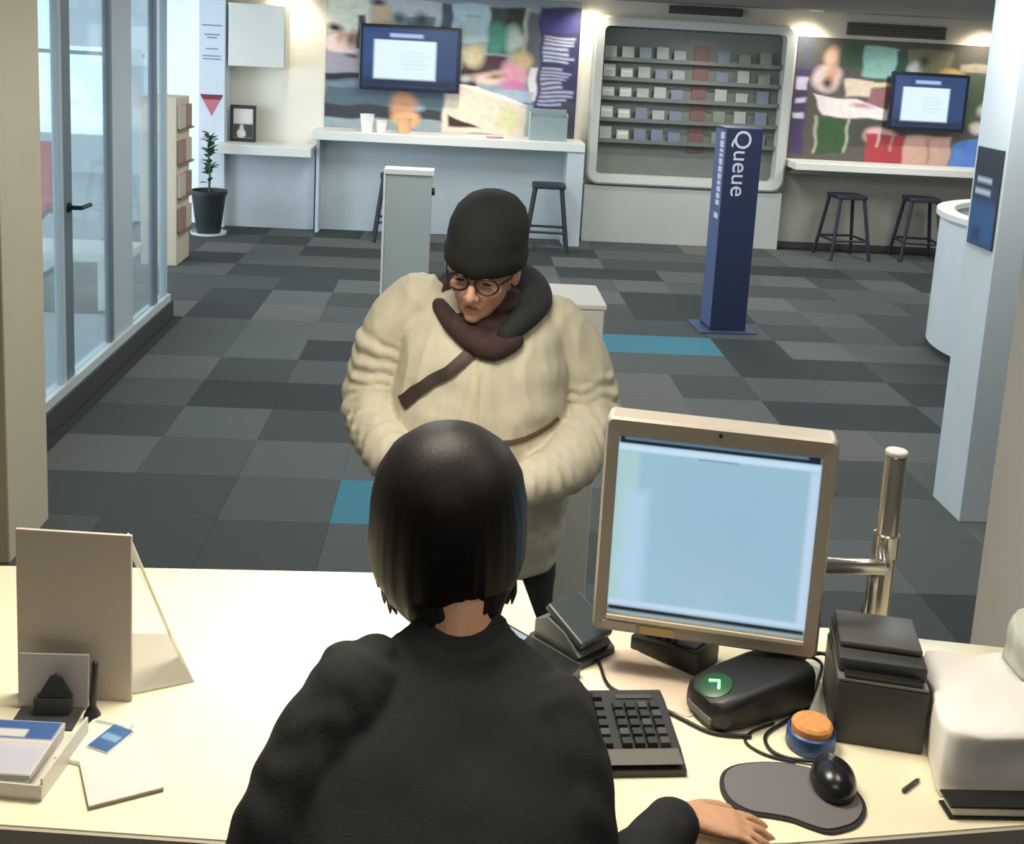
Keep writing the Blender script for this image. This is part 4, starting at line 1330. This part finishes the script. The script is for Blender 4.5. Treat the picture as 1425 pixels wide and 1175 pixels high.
def limb(mb, pts, rad, n=16, sub=14, wrinkle=0.0, freq=70.0, seed=0, lo=0.0, hi=1.0):
    """tapered limb; wrinkle makes rings of cloth folds along it"""
    P = catmull([list(p)+[r] for p, r in zip(pts, rad)], sub)
    L = 0.0
    out_p, out_r = [], []
    for i, q in enumerate(P):
        if i:
            L += (Vector(q[:3])-Vector(P[i-1][:3])).length
        r = q[3]
        out_p.append(q[:3])
        out_r.append((r, L))
    mbp = [Vector(p) for p in out_p]
    rings = []
    up = None
    N = len(mbp)
    full = []
    for i, p in enumerate(mbp):
        tan = (mbp[min(i+1, N-1)]-mbp[max(i-1, 0)]).normalized()
        if up is None:
            ref = Vector((0, 0, 1)) if abs(tan.z) < 0.9 else Vector((0, 1, 0))
            up = (ref-tan*ref.dot(tan)).normalized()
        else:
            up = (up-tan*up.dot(tan)).normalized()
        side = tan.cross(up)
        r, l = out_r[i]
        full.append((p, tan, side, up, r, l))
    def ring(p, side, up, r, l):
        o = []
        f = l/(out_r[-1][1]+1e-9)
        am = wrinkle if lo <= f <= hi else 0.0
        for k in range(n):
            a = 2*pi*k/n
            ph = l*freq+2.2*mnoise.noise(Vector((cos(a)*1.5+seed, sin(a)*1.5, l*6)))*2
            w = 1+am*sin(ph)*(0.6+0.8*mnoise.noise(Vector((cos(a)+seed*3, sin(a), l*11+4))))
            o.append(p+side*(cos(a)*r*w)+up*(sin(a)*r*w))
        return o
    p, tan, side, up, r, l = full[0]
    rings.append(ring(p-tan*r*0.75, side, up, r*0.35, l))
    rings.append(ring(p-tan*r*0.45, side, up, r*0.8, l))
    for (p, tan, side, up, r, l) in full:
        rings.append(ring(p, side, up, r, l))
    rings.append(ring(p+tan*r*0.45, side, up, r*0.8, l))
    rings.append(ring(p+tan*r*0.75, side, up, r*0.35, l))
    mb.loft(rings)


def hand(mb, wrist, direc, palm_n, L=0.165, curl=0.5, side=1, spread=1.0):
    """five fingered hand. direc: wrist -> knuckles, palm_n: out of the palm, side: +1 thumb on direc x palm_n"""
    d = Vector(direc).normalized()
    pn = Vector(palm_n)
    pn = (pn-d*pn.dot(d)).normalized()
    s = d.cross(pn)*side
    w = Vector(wrist)
    S = L/0.18
    pl = 0.092*S
    # palm
    rings = []
    for (u, hw, ht) in ((-0.02, 0.024, 0.017), (0.0, 0.026, 0.018), (0.3, 0.035, 0.017), (0.65, 0.041, 0.015), (0.95, 0.041, 0.012), (1.05, 0.036, 0.007)):
        c = w+d*(u*pl)
        rings.append([c+s*(cos(2*pi*k/16)*hw*S)+pn*(sin(2*pi*k/16)*ht*S) for k in range(16)])
    mb.loft(rings)
    # fingers
    for i, (o, fl, r) in enumerate(((0.030, 0.072, 0.0088), (0.010, 0.080, 0.0092), (-0.011, 0.074, 0.0088), (-0.030, 0.058, 0.0078))):
        base = w+d*(pl*0.90)+s*(o*S)
        ang = 0.0
        dd = (d+s*(o*3.0*spread)).normalized()
        pts = [base-dd*0.012*S, base]
        p = base.copy()
        for j, frac in enumerate((0.45, 0.32, 0.23)):
            ang += curl*(0.55, 0.75, 0.5)[j]*(1+0.12*i)
            p = p+(dd*cos(ang)+pn*sin(ang))*(fl*S*frac)
            pts.append(p.copy())
        mb.tube(pts, [r*S*1.05, r*S, r*S*0.97, r*S*0.9, r*S*0.74], 10, 3)
    # thumb from the side of the palm
    b = w+d*(pl*0.25)+s*(0.024*S)
    t1 = b+(d*0.55+s*0.8+pn*0.25)*(0.036*S)
    t2 = t1+(d*0.9+s*0.35+pn*0.3*curl)*(0.032*S)
    t3 = t2+(d*1.0+s*0.05+pn*0.4*curl)*(0.024*S)
    mb.tube([b-(s*0.010*S), b, t1, t2, t3], [0.013*S, 0.0135*S, 0.0115*S, 0.0105*S, 0.008*S], 10, 3)


def strip_on(points, tree, width, thick, lift=0.002, origin=(0, 0, CAM_Z)):
    pass


# ------------------------------------------------------------------ CUSTOMER
CX, CY = 0.075, 2.62
cust = thing('person', 'customer in black beanie, glasses and cream jacket looking down at the counter', 'person', (CX, CY, 0))
off = Matrix.Translation((-CX, -CY, 0))
HEADC = Vector((0.070, 2.505, 1.535))
HM = Matrix.Translation(HEADC) @ Matrix.Rotation(radians(-16), 4, 'Z') @ Matrix.Rotation(radians(5), 4, 'Y') @ Matrix.Rotation(radians(14), 4, 'X')


def head_shape(mb, M):
    mb.ellipsoid((0, 0.012, 0.028), (0.075, 0.094, 0.088), M, 28, 18)      # skull
    mb.ellipsoid((0, -0.018, -0.035), (0.063, 0.068, 0.078), M, 28, 18)    # face
    mb.ellipsoid((0, -0.040, -0.078), (0.044, 0.040, 0.036), M, 20, 14)    # jaw
    mb.ellipsoid((0, -0.070, -0.097), (0.020, 0.017, 0.016), M, 16, 10)    # chin
    mb.ellipsoid((0, -0.073, 0.022), (0.050, 0.016, 0.012), M, 18, 10)     # brow
    for s in (-1, 1):
        mb.ellipsoid((s*0.040, -0.058, -0.028), (0.022, 0.022, 0.020), M, 16, 10)   # cheek
        mb.ellipsoid((s*0.032, -0.069, 0.000), (0.015, 0.013, 0.010), M, 14, 10)    # eyelids
        mb.ellipsoid((s*0.012, -0.092, -0.040), (0.009, 0.010, 0.008), M, 12, 8)    # nostril
        mb.ellipsoid((s*0.076, 0.010, -0.010), (0.010, 0.020, 0.032), M, 14, 10)    # ear
    t = MB()
    mb.tube([M @ Vector((0, -0.078, 0.012)), M @ Vector((0, -0.092, -0.015)), M @ Vector((0, -0.104, -0.036)), M @ Vector((0, -0.088, -0.046))], [0.009, 0.010, 0.0125, 0.008], 12, 4)
    t.bm.free()
    mb.ellipsoid((0, -0.080, -0.064), (0.024, 0.010, 0.005), M, 16, 8)     # upper lip
    mb.ellipsoid((0, -0.079, -0.073), (0.021, 0.010, 0.006), M, 16, 8)     # lower lip


bd = MB()
head_shape(bd, HM)
bd.tube([HM @ Vector((0, 0.03, -0.05)), (0.082, 2.585, 1.44), (0.085, 2.62, 1.36)], [0.058, 0.060, 0.070], 18, 4)
bd.add(bmesh.new())
# inner body: torso, arms, legs as one figure under the clothes
torso(bd, [(0.075, 2.62, 0.80, 0.17, 0.11, 0), (0.075, 2.61, 1.0, 0.19, 0.13, 0), (0.08, 2.61, 1.2, 0.18, 0.12, 0), (0.082, 2.62, 1.34, 0.15, 0.09, 0), (0.083, 2.62, 1.41, 0.07, 0.06, 0)], 28, 3, 2.0)
for pts, rr in (([(-0.08, 2.62, 1.37), (-0.165, 2.60, 1.19), (-0.055, 2.36, 1.085), (-0.005, 2.27, 1.085)], [0.05, 0.042, 0.03, 0.027]),
                ([(0.245, 2.62, 1.36), (0.325, 2.58, 1.15), (0.165, 2.33, 1.085), (0.125, 2.27, 1.085)], [0.05, 0.042, 0.03, 0.027]),
                ([(-0.02, 2.62, 0.85), (-0.03, 2.60, 0.48), (-0.035, 2.63, 0.09)], [0.085, 0.06, 0.042]),
                ([(0.18, 2.62, 0.85), (0.20, 2.60, 0.48), (0.205, 2.63, 0.09)], [0.085, 0.06, 0.042])):
    limb(bd, pts, rr, 14, 6)
hand(bd, (0.0, 2.265, 1.085), (0.5, -0.8, 0.05), (0.3, 0.1, -1), 0.17, 0.55, -1)
hand(bd, (0.12, 2.265, 1.085), (-0.4, -0.9, 0.05), (-0.3, 0.1, -1), 0.17, 0.55, 1)
me = remeshed(bd, 0.0052, 3, 0.5, 'body')
me.transform(off)
link(me, 'body', M_SKIN, cust)
# lips
lp = MB()
lp.ellipsoid((0, -0.0865, -0.0665), (0.019, 0.0055, 0.0045), HM, 14, 8)
lp.bm.transform(off)
lp.build('lips', mat('lip_colour', (150, 84, 78), 0.5), cust, smooth=180)
# glasses
gl = MB()
for s in (-1, 1):
    ring = []
    for k in range(25):
        a = 2*pi*k/24
        ring.append(HM @ Vector((s*0.034+0.026*cos(a)*(1.0), -0.095+0.010*abs(cos(a))*(1 if s*cos(a) > 0 else 0), -0.004+0.019*sin(a))))
    gl.tube(ring, 0.0028, 8, ends=False)
    gl.tube([HM @ Vector((s*0.060, -0.086, 0.004)), HM @ Vector((s*0.076, -0.05, 0.006)), HM @ Vector((s*0.082, 0.005, 0.004))], 0.0026, 8)
gl.tube([HM @ Vector((-0.009, -0.096, 0.002)), HM @ Vector((0, -0.100, 0.006)), HM @ Vector((0.009, -0.096, 0.002))], 0.0024, 8)
gl.bm.transform(off)
gl.build('glasses', mat('glasses_frame', (30, 24, 26), 0.3), cust, smooth=60)
# brows and eyes (lowered)
ey = MB()
for s in (-1, 1):
    ey.ellipsoid((s*0.032, -0.081, -0.004), (0.011, 0.004, 0.003), HM, 12, 6)
    ey.tube([HM @ Vector((s*0.014, -0.088, 0.020)), HM @ Vector((s*0.034, -0.086, 0.026)), HM @ Vector((s*0.052, -0.076, 0.022))], [0.003, 0.0036, 0.002], 8, 3)
ey.bm.transform(off)
ey.build('lashes', mat('dark_brow', (44, 32, 30), 0.7), cust, smooth=60)
# hair at the temples and nape
hr = MB()
torso(hr, [(0, 0.045, -0.055, 0.055, 0.045, 0), (0, 0.03, -0.01, 0.078, 0.075, 0), (0, 0.02, 0.03, 0.082, 0.092, 0)], 28, 4, 2.0)
hr.bm.transform(off @ HM)
hr.build('hair', mat('dark_hair', (34, 30, 28), 0.6, bump=0.4, bscale=300, stretch=(1, 1, 0.1)), cust, smooth=180)
# beanie
bn = MB()
rings = []
for (z, sc_, yo) in ((0.004, 1.0, 0.0), (0.012, 1.06, 0.0), (0.030, 1.08, 0.001), (0.046, 1.075, 0.002), (0.052, 1.03, 0.003), (0.075, 1.035, 0.006), (0.105, 1.0, 0.012), (0.132, 0.88, 0.018), (0.152, 0.68, 0.022), (0.165, 0.42, 0.024), (0.170, 0.12, 0.025)):
    rg = []
    for k in range(64):
        a = 2*pi*k/64
        rib = 1+(0.012*sin(a*28) if z > 0.01 and z < 0.16 else 0)
        rg.append(Vector((0.088*sc_*cos(a)*rib, 0.014+yo+0.108*sc_*sin(a)*rib, z+0.016*(-sin(a))*(1 if z < 0.06 else 0.3) - 0.012*(1-abs(cos(a)))*(1 if z < 0.05 else 0))))
    rings.append(rg)
bn.loft(rings)
bn.bm.transform(off @ HM)
bn.build('beanie', mat('black_knit', (18, 22, 22), 0.9, var=0.2, scale=120, bump=0.6, bscale=400), cust, smooth=180)

# trousers
tr = MB()
torso(tr, [(0.08, 2.63, 0.74, 0.175, 0.12, 0), (0.08, 2.63, 0.86, 0.19, 0.13, 0), (0.08, 2.62, 0.95, 0.19, 0.13, 0)], 28, 3, 2.2)
limb(tr, [(-0.02, 2.62, 0.86), (-0.032, 2.60, 0.48), (-0.035, 2.62, 0.075)], [0.10, 0.078, 0.062], 16, 16, 0.03, 60, 1)
limb(tr, [(0.19, 2.62, 0.86), (0.205, 2.60, 0.48), (0.205, 2.62, 0.075)], [0.105, 0.08, 0.062], 16, 16, 0.03, 60, 2)
me = remeshed(tr, 0.009, 2, 0.5, 'trousers')
me.transform(off)
link(me, 'trousers', mat('black_trousers', (36, 38, 42), 0.85, var=0.1, scale=60), cust)
for (x, s) in ((-0.035, 'l'), (0.205, 'r')):
    sh = MB()
    rings = []
    for (y, w, h) in ((2.70, 0.028, 0.05), (2.685, 0.038, 0.075), (2.62, 0.042, 0.085), (2.55, 0.045, 0.06), (2.48, 0.046, 0.048), (2.44, 0.036, 0.038), (2.425, 0.016, 0.026)):
        rings.append([Vector((x+p[0], y, p[1])) for p in rrect(-w, w, 0.0, h, min(w, h)*0.42)])
    sh.loft(rings)
    sh.bm.transform(off)
    sh.build('shoe', mat('black_shoe', (28, 28, 28), 0.4), cust, smooth=50)

# jacket: one continuous garment
jk = MB()
torso(jk, [(0.075, 2.60, 0.785, 0.215, 0.165, 0), (0.075, 2.60, 0.81, 0.225, 0.175, 0), (0.075, 2.595, 0.90, 0.23, 0.185, 0), (0.075, 2.585, 1.06, 0.228, 0.195, 0.0), (0.075, 2.58, 1.18, 0.215, 0.185, 0.0),
           (0.078, 2.585, 1.30, 0.205, 0.16, 0), (0.08, 2.60, 1.39, 0.185, 0.125, 0), (0.078, 2.61, 1.435, 0.145, 0.10, 0), (0.074, 2.61, 1.455, 0.10, 0.075, 0)], 48, 6, 2.25, 0.05)
limb(jk, [(-0.065, 2.62, 1.418), (-0.140, 2.615, 1.33), (-0.178, 2.58, 1.175), (-0.13, 2.44, 1.105), (-0.04, 2.31, 1.085)], [0.082, 0.078, 0.072, 0.060, 0.047], 24, 26, 0.085, 175, 1, 0.2, 1.0)
limb(jk, [(0.235, 2.62, 1.375), (0.305, 2.615, 1.29), (0.345, 2.58, 1.15), (0.27, 2.42, 1.09), (0.165, 2.31, 1.080)], [0.084, 0.080, 0.076, 0.066, 0.048], 24, 26, 0.075, 165, 5, 0.25, 1.0)
# cuffs
jme = remeshed(jk, 0.0058, 2, 0.4, 'jacket')
# broad cloth folds
jn = [v.normal.copy() for v in jme.vertices]
for i, v in enumerate(jme.vertices):
    p = v.co.copy()
    n = jn[i]
    q_ = Vector((p.x*26+6*(p.z-1.2)*(1 if p.x > 0.08 else -1), p.y*6, p.z*7))
    d = 0.010*(0.35-abs(mnoise.noise(q_)))*(1 if p.z > 0.9 else 0.4)+0.004*mnoise.noise(Vector((p.x*14, p.y*10, p.z*9)))+0.0035*sin(60*(p.z+0.6*(p.x-0.08))+5*mnoise.noise(p*8))*max(0, mnoise.noise(p*5+Vector((3, 1, 2))))
    v.co = p+n*d
bv = BVHTree.FromPolygons([v.co.copy() for v in jme.vertices], [list(p.vertices) for p in jme.polygons])
jme.transform(off)
M_JK = mat('cream_jacket_cloth', (192, 187, 168), 0.8, var=0.05, scale=30, bump=0.25, bscale=260)
jacket = link(jme, 'jacket', M_JK, cust)


def on_jacket(x, z, lift=0.0):
    h = bv.ray_cast(Vector((x, 1.5, z)), Vector((0, 1, 0)))
    if h[0] is None:
        return Vector((x, 2.5, z))
    return h[0]+h[1]*lift


def ribbon(pts, half, thick):
    """flat band through pts lying on the jacket"""
    m = MB()
    P = []
    for i in range(len(pts)-1):
        for k in range(6):
            u = k/6
            P.append((pts[i][0]*(1-u)+pts[i+1][0]*u, pts[i][1]*(1-u)+pts[i+1][1]*u))
    P.append(pts[-1])
    rings = []
    for i, (x, z) in enumerate(P):
        a, b = P[max(i-1, 0)], P[min(i+1, len(P)-1)]
        t_ = Vector((b[0]-a[0], b[1]-a[1])).normalized()
        nx_, nz_ = -t_[1], t_[0]
        l = on_jacket(x+nx_*half, z+nz_*half)
        r = on_jacket(x-nx_*half, z-nz_*half)
        c = on_jacket(x, z)
        o_ = Vector((0, -thick, 0.3*thick))
        rings.append([l+Vector((0, 0.004, 0)), l+o_*0.7, c+o_, r+o_*0.7, r+Vector((0, 0.004, 0))])
    m.loft(rings)
    m.bm.transform(off)
    return m


ribbon([(0.085, 1.375), (0.045, 1.34), (0.0, 1.30), (-0.04, 1.275), (-0.075, 1.245), (-0.105, 1.212)], 0.0135, 0.009).build('bag_strap', mat('dark_brown_strap', (56, 44, 40), 0.6), cust, smooth=40, label='dark brown bag strap across the chest')
ribbon([(0.065, 1.345), (0.068, 1.26), (0.07, 1.15)], 0.004, 0.002).build('placket', mat('jacket_seam', (190, 178, 150), 0.7), cust, smooth=40)
ribbon([(0.262, 1.185), (0.235, 1.172), (0.20, 1.160), (0.16, 1.152), (0.11, 1.148), (0.05, 1.150)], 0.006, 0.006).build('bag_shadow_line', mat('bag_shadow_brown', (96, 72, 58), 0.6), cust, smooth=40, label='brown line of bag edge and painted shadow above the forearm')  # bag edge and arm-to-body shadow, painted as one brown band
# scarf and dark hood round the neck
sf = MB()
pts = []
for k in range(13):
    a = 2*pi*k/12
    pts.append((0.078+0.098*cos(a), 2.575+0.088*sin(a), 1.430-0.040*(-sin(a))+0.008*sin(3*a)))
sf.tube(pts, [0.026+0.004*sin(k*2.1) for k in range(13)], 14, 5, ends=False)
sf.tube([(-0.03, 2.53, 1.435), (0.0, 2.485, 1.405), (0.05, 2.455, 1.37), (0.10, 2.445, 1.355), (0.15, 2.465, 1.375)], [0.018, 0.022, 0.026, 0.030, 0.024], 12, 4)
sf.ellipsoid((0.078, 2.575, 1.425), (0.098, 0.088, 0.030))
sf.ellipsoid((0.072, 2.50, 1.40), (0.06, 0.04, 0.03))
sf.ellipsoid((0.10, 2.55, 1.445), (0.085, 0.075, 0.03))
me = remeshed(sf, 0.006, 3, 0.5, 'scarf')
me.transform(off)
link(me, 'scarf', mat('maroon_knit', (58, 40, 40), 0.9, var=0.2, scale=60, bump=0.6, bscale=300), cust, label='dark maroon scarf round the neck')
hd = MB()
hd.tube([(0.125, 2.455, 1.385), (0.175, 2.50, 1.425), (0.200, 2.57, 1.450), (0.17, 2.66, 1.47), (0.085, 2.70, 1.47), (0.0, 2.66, 1.455), (-0.03, 2.60, 1.44)], [0.022, 0.034, 0.040, 0.044, 0.046, 0.036, 0.024], 14, 5)
me = remeshed(hd, 0.006, 3, 0.5, 'hood')
me.transform(off)
link(me, 'hood', mat('dark_green_hood', (32, 36, 36), 0.9, var=0.15, scale=60, bump=0.4, bscale=300), cust, label='dark folded hood on the shoulders')

# ------------------------------------------------------------------ TELLER (seen from behind)
TX, TY = 0.01, 1.02
tel = thing('person', 'teller in a black cardigan with a black bob seen from behind', 'person', (TX, TY, 0))
off = Matrix.Translation((-TX, -TY, 0))
TH = Vector((0.008, 1.375, 1.425))
TM = Matrix.Translation(TH) @ Matrix.Rotation(radians(177), 4, 'Z') @ Matrix.Rotation(radians(14), 4, 'X')
bd = MB()
head_shape(bd, TM)
bd.tube([TM @ Vector((0, 0.03, -0.04)), (0.024, 1.328, 1.350), (0.03, 1.29, 1.275)], [0.044, 0.043, 0.050], 18, 4)
torso(bd, [(0.0, 1.0, 0.76, 0.15, 0.11, 0), (0.0, 1.0, 0.90, 0.12, 0.09, 0), (0.01, 1.06, 1.06, 0.13, 0.09, 0), (0.02, 1.15, 1.18, 0.135, 0.085, 0), (0.03, 1.23, 1.265, 0.10, 0.06, 0), (0.03, 1.26, 1.30, 0.05, 0.045, 0)], 28, 3, 2.0)
armL = [(-0.095, 1.23, 1.265), (-0.165, 1.14, 1.13), (-0.16, 1.20, 1.105), (-0.07, 1.36, 1.085)]
armR = [(0.150, 1.23, 1.235), (0.175, 1.11, 1.10), (0.22, 1.14, 1.085), (0.32, 1.258, 1.083)]
limb(bd, armL, [0.042, 0.034, 0.032, 0.022], 14, 6)
limb(bd, armR, [0.042, 0.034, 0.032, 0.022], 14, 6)
limb(bd, [(-0.08, 1.0, 0.76), (-0.09, 1.36, 0.74), (-0.09, 1.36, 0.36)], [0.075, 0.058, 0.042], 14, 8)
limb(bd, [(0.09, 1.0, 0.76), (0.10, 1.36, 0.74), (0.10, 1.36, 0.36)], [0.075, 0.058, 0.042], 14, 8)
hand(bd, (0.325, 1.266, 1.082), (0.97, -0.08, -0.13), (0.0, -0.1, -1), 0.142, 0.24, 1, 1.9)
hand(bd, (-0.062, 1.372, 1.083), (0.5, 0.85, -0.1), (0, 0, -1), 0.15, 0.35, -1)
me = remeshed(bd, 0.0042, 2, 0.5, 'body')
me.transform(off)
link(me, 'body', M_SKIN2, tel)

# cardigan
cg = MB()
torso(cg, [(0.0, 0.995, 0.78, 0.165, 0.125, 0), (0.0, 1.0, 0.90, 0.145, 0.11, 0), (0.008, 1.05, 1.04, 0.160, 0.112, 0.05), (0.012, 1.11, 1.14, 0.168, 0.106, 0.1), (0.02, 1.18, 1.225, 0.165, 0.085, 0.15), (0.028, 1.235, 1.285, 0.125, 0.062, 0.2), (0.030, 1.268, 1.312, 0.072, 0.056, 0.25), (0.031, 1.280, 1.328, 0.060, 0.051, 0.25)], 44, 6, 2.3, 0.04)
limb(cg, [(-0.085, 1.235, 1.275), (-0.135, 1.19, 1.215), (-0.178, 1.13, 1.12), (-0.15, 1.215, 1.105), (-0.075, 1.35, 1.090)], [0.056, 0.058, 0.054, 0.045, 0.033], 20, 18, 0.05, 110, 3)
limb(cg, [(0.140, 1.235, 1.245), (0.162, 1.18, 1.19), (0.172, 1.11, 1.105), (0.235, 1.15, 1.084), (0.312, 1.252, 1.082)], [0.056, 0.056, 0.054, 0.045, 0.034], 20, 18, 0.05, 110, 8)
# gathered puff at the left shoulder
cg.ellipsoid((-0.108, 1.245, 1.300), (0.030, 0.030, 0.020))
cg.ellipsoid((-0.075, 1.252, 1.310), (0.028, 0.026, 0.016))
me = remeshed(cg, 0.0055, 2, 0.4, 'cardigan')
cn = [v.normal.copy() for v in me.vertices]
for i, v in enumerate(me.vertices):
    p = v.co.copy()
    v.co = p+cn[i]*(0.004*mnoise.noise(p*16)+0.002*sin(90*p.z+40*p.x+6*mnoise.noise(p*9))*max(0, mnoise.noise(p*6+Vector((2, 7, 1)))))
me.transform(off)
link(me, 'cardigan', mat('black_cardigan_knit', (25, 27, 28), 0.9, var=0.12, scale=50, bump=0.35, bscale=320), tel)
# skirt and legs covering
sk = MB()
limb(sk, [(-0.075, 0.98, 0.77), (-0.085, 1.36, 0.745), (-0.09, 1.37, 0.60), (-0.09, 1.365, 0.34)], [0.095, 0.075, 0.066, 0.055], 16, 10, 0.02, 60, 1)
limb(sk, [(0.085, 0.98, 0.77), (0.095, 1.36, 0.745), (0.10, 1.37, 0.60), (0.10, 1.365, 0.34)], [0.095, 0.075, 0.066, 0.055], 16, 10, 0.02, 60, 2)
sk.ellipsoid((0.005, 0.99, 0.79), (0.165, 0.13, 0.09))
me = remeshed(sk, 0.009, 2, 0.5, 'trousers')
me.transform(off)
link(me, 'trousers', mat('black_trousers', (36, 38, 42)), tel)
for x in (-0.09, 0.10):
    sh = MB()
    rings = []
    for (y, w, h) in ((1.31, 0.024, 0.04), (1.325, 0.034, 0.06), (1.38, 0.036, 0.065), (1.44, 0.038, 0.05), (1.50, 0.038, 0.04), (1.53, 0.03, 0.03), (1.545, 0.012, 0.02)):
        rings.append([Vector((x+p[0], y, 0.285+p[1])) for p in rrect(-w, w, 0.0, h, min(w, h)*0.42)])
    sh.loft(rings)
    sh.bm.transform(off)
    sh.build('shoe', mat('black_shoe', (28, 28, 28)), tel, smooth=50)

# bob hair: built as a shell of combed strands
hb = MB()
NS = 120
rings = []
prof = [(0.128, 0.02, 0.03), (0.124, 0.30, 0.30), (0.112, 0.55, 0.52), (0.092, 0.78, 0.74), (0.065, 0.93, 0.90), (0.03, 1.0, 0.98), (-0.01, 1.02, 1.0), (-0.05, 1.02, 0.98), (-0.072, 0.97, 0.94), (-0.092, 0.88, 0.86), (-0.107, 0.74, 0.74)]
for i, (z, sx, sy) in enumerate(prof):
    rg = []
    for k in range(NS):
        a = 2*pi*k/NS
        # strand clumps grow towards the tips
        low = max(0.0, min(1.0, (0.11-z)/0.25))
        cl = 1+low*(0.010*sin(a*31+2*sin(a*5))+0.018*mnoise.noise(Vector((cos(a)*5, sin(a)*5, z*4))))+0.004*sin(a*47)
        x = 0.102*sx*cos(a)*cl
        y = 0.008+0.112*sy*sin(a)*cl
        zz = z
        if z < -0.06:
            u = (-0.06-z)/0.07
            back = max(0, -sin(a))
            zz = z-u*(0.018*back - 0.012*abs(cos(a))) - u*0.016*mnoise.noise(Vector((cos(a)*9, sin(a)*9, 3)))
        rg.append(Vector((x, y, zz)))
    rings.append(rg)
# order so that the back of the head (towards -Y, the camera) is full and the face side is open
hb.loft(rings)
hb.bm.transform(off @ Matrix.Translation(TH) @ Matrix.Rotation(radians(-3), 4, 'Z') @ Matrix.Rotation(radians(8), 4, 'X'))
M_HAIR = mat('black_hair', (26, 22, 21), 0.5, var=0.25, scale=40, bump=0.25, bscale=160, stretch=(1, 1, 0.05), spec=0.2)
hair = hb.build('hair', M_HAIR, tel, smooth=180)
# short hair covering the nape
nb = MB()
rings = []
for (z, a_, b_, yo) in ((0.02, 0.085, 0.085, 0.0), (-0.05, 0.084, 0.085, -0.012), (-0.070, 0.076, 0.078, -0.042), (-0.088, 0.064, 0.066, -0.060), (-0.106, 0.056, 0.058, -0.076), (-0.124, 0.047, 0.050, -0.088)):
    rings.append([Vector((0.016*min(1, max(0, -z/0.1))+a_*cos(2*pi*k/72)*(1+0.02*sin(k*2.9)), yo+0.012+b_*sin(2*pi*k/72)*(1+0.02*sin(k*2.3)), z+(0.010*sin(k*1.7)*sin(k*0.6) if z < -0.12 else 0))) for k in range(72)])
nb.loft(rings)
nb.bm.transform(off @ Matrix.Translation(TH) @ Matrix.Rotation(radians(-3), 4, 'Z') @ Matrix.Rotation(radians(8), 4, 'X'))
nb.build('nape_hair', M_HAIR, tel, smooth=180)
# loose strand tips
rs = random.Random(4)
stt = MB()
for k in range(70):
    a = rs.uniform(pi*0.98, pi*2.02)
    r = rs.uniform(0.80, 0.92)
    x0, y0 = 0.102*r*cos(a), 0.008+0.104*r*sin(a)
    L = rs.uniform(0.02, 0.045)
    z0 = -0.075
    sw = rs.uniform(-0.006, 0.006)
    p0 = Vector((x0, y0, z0))
    p1 = Vector((x0*0.96+sw, y0*0.94, z0-L*0.5))
    p2 = Vector((x0*0.88+2*sw, y0*0.82, z0-L))
    stt.tube([p0, p1, p2], [0.0055, 0.0045, 0.0012], 6, 3)
stt.bm.transform(off @ Matrix.Translation(TH) @ Matrix.Rotation(radians(-3), 4, 'Z') @ Matrix.Rotation(radians(8), 4, 'X'))
stt.build('hair_tips', M_HAIR, tel, smooth=180, kind='stuff')
# top collar trim of pale skin coloured lace is not modelled: the neck shows there

# drafting stool that carries the teller
t = thing('drafting_stool', 'black drafting stool under the teller at the desk', 'stool', (0.005, 0.98, 0))
MB().lathe([(0, 0.60), (0.17, 0.60), (0.19, 0.615), (0.19, 0.645), (0.17, 0.665), (0, 0.67)], 28).build('seat', M_BLACK, t, smooth=40)
MB().lathe([(0.03, 0.06), (0.03, 0.599)], 16).build('column', M_STEEL, t, smooth=40)
for k in range(5):
    a = 2*pi*k/5
    MB().tube([(0, 0, 0.06), (0.26*cos(a), 0.26*sin(a), 0.03)], [0.024, 0.016], 8).build('leg', M_BLACK, t, smooth=60)
fr = MB()
fr.tube([(0.21*cos(2*pi*k/24), 0.21*sin(2*pi*k/24), 0.28) for k in range(25)], 0.010, 8, ends=False)
fr.build('foot_ring', M_STEEL, t, smooth=60)
for k in range(3):
    a = 2*pi*k/3
    pass

# ------------------------------------------------------------------ sub-parts: pieces that sit on a part
SUB = {'poster_print': 'backing_board', 'display': 'casing', 'picture_print': 'backing', 'sign_print': 'board', 'lettering': 'body',
       'side_print': 'side_panel', 'camera_dot': 'bezel', 'label_strip': 'bezel', 'sticky_label': 'bezel', 'lower_trim': 'bezel',
       'green_light': 'button_ring', 'indicator_strip': 'base', 'wrist_strip': 'base', 'keypad': 'body', 'scroll_wheel': 'shell',
       'knob': 'body', 'paper_slot': 'body', 'seam_plate': 'body', 'cover_print': 'pages', 'lips': 'body', 'lashes': 'body',
       'hair_tips': 'hair', 'nape_hair': 'hair', 'triangle_band': 'warning_triangle', 'foliage': 'stem', 'shelf_lip': None, 'pole_cap': 'pole'}
for o in list(bpy.data.objects):
    base = o.name.split('.')[0]
    tgt = SUB.get(base)
    if not tgt or o.parent is None:
        continue
    for sib in o.parent.children:
        if sib is not o and sib.name.split('.')[0] == tgt and sib.location.length < 1e-6 and sib.rotation_euler.to_quaternion().angle < 1e-6:
            o.parent = sib
            break
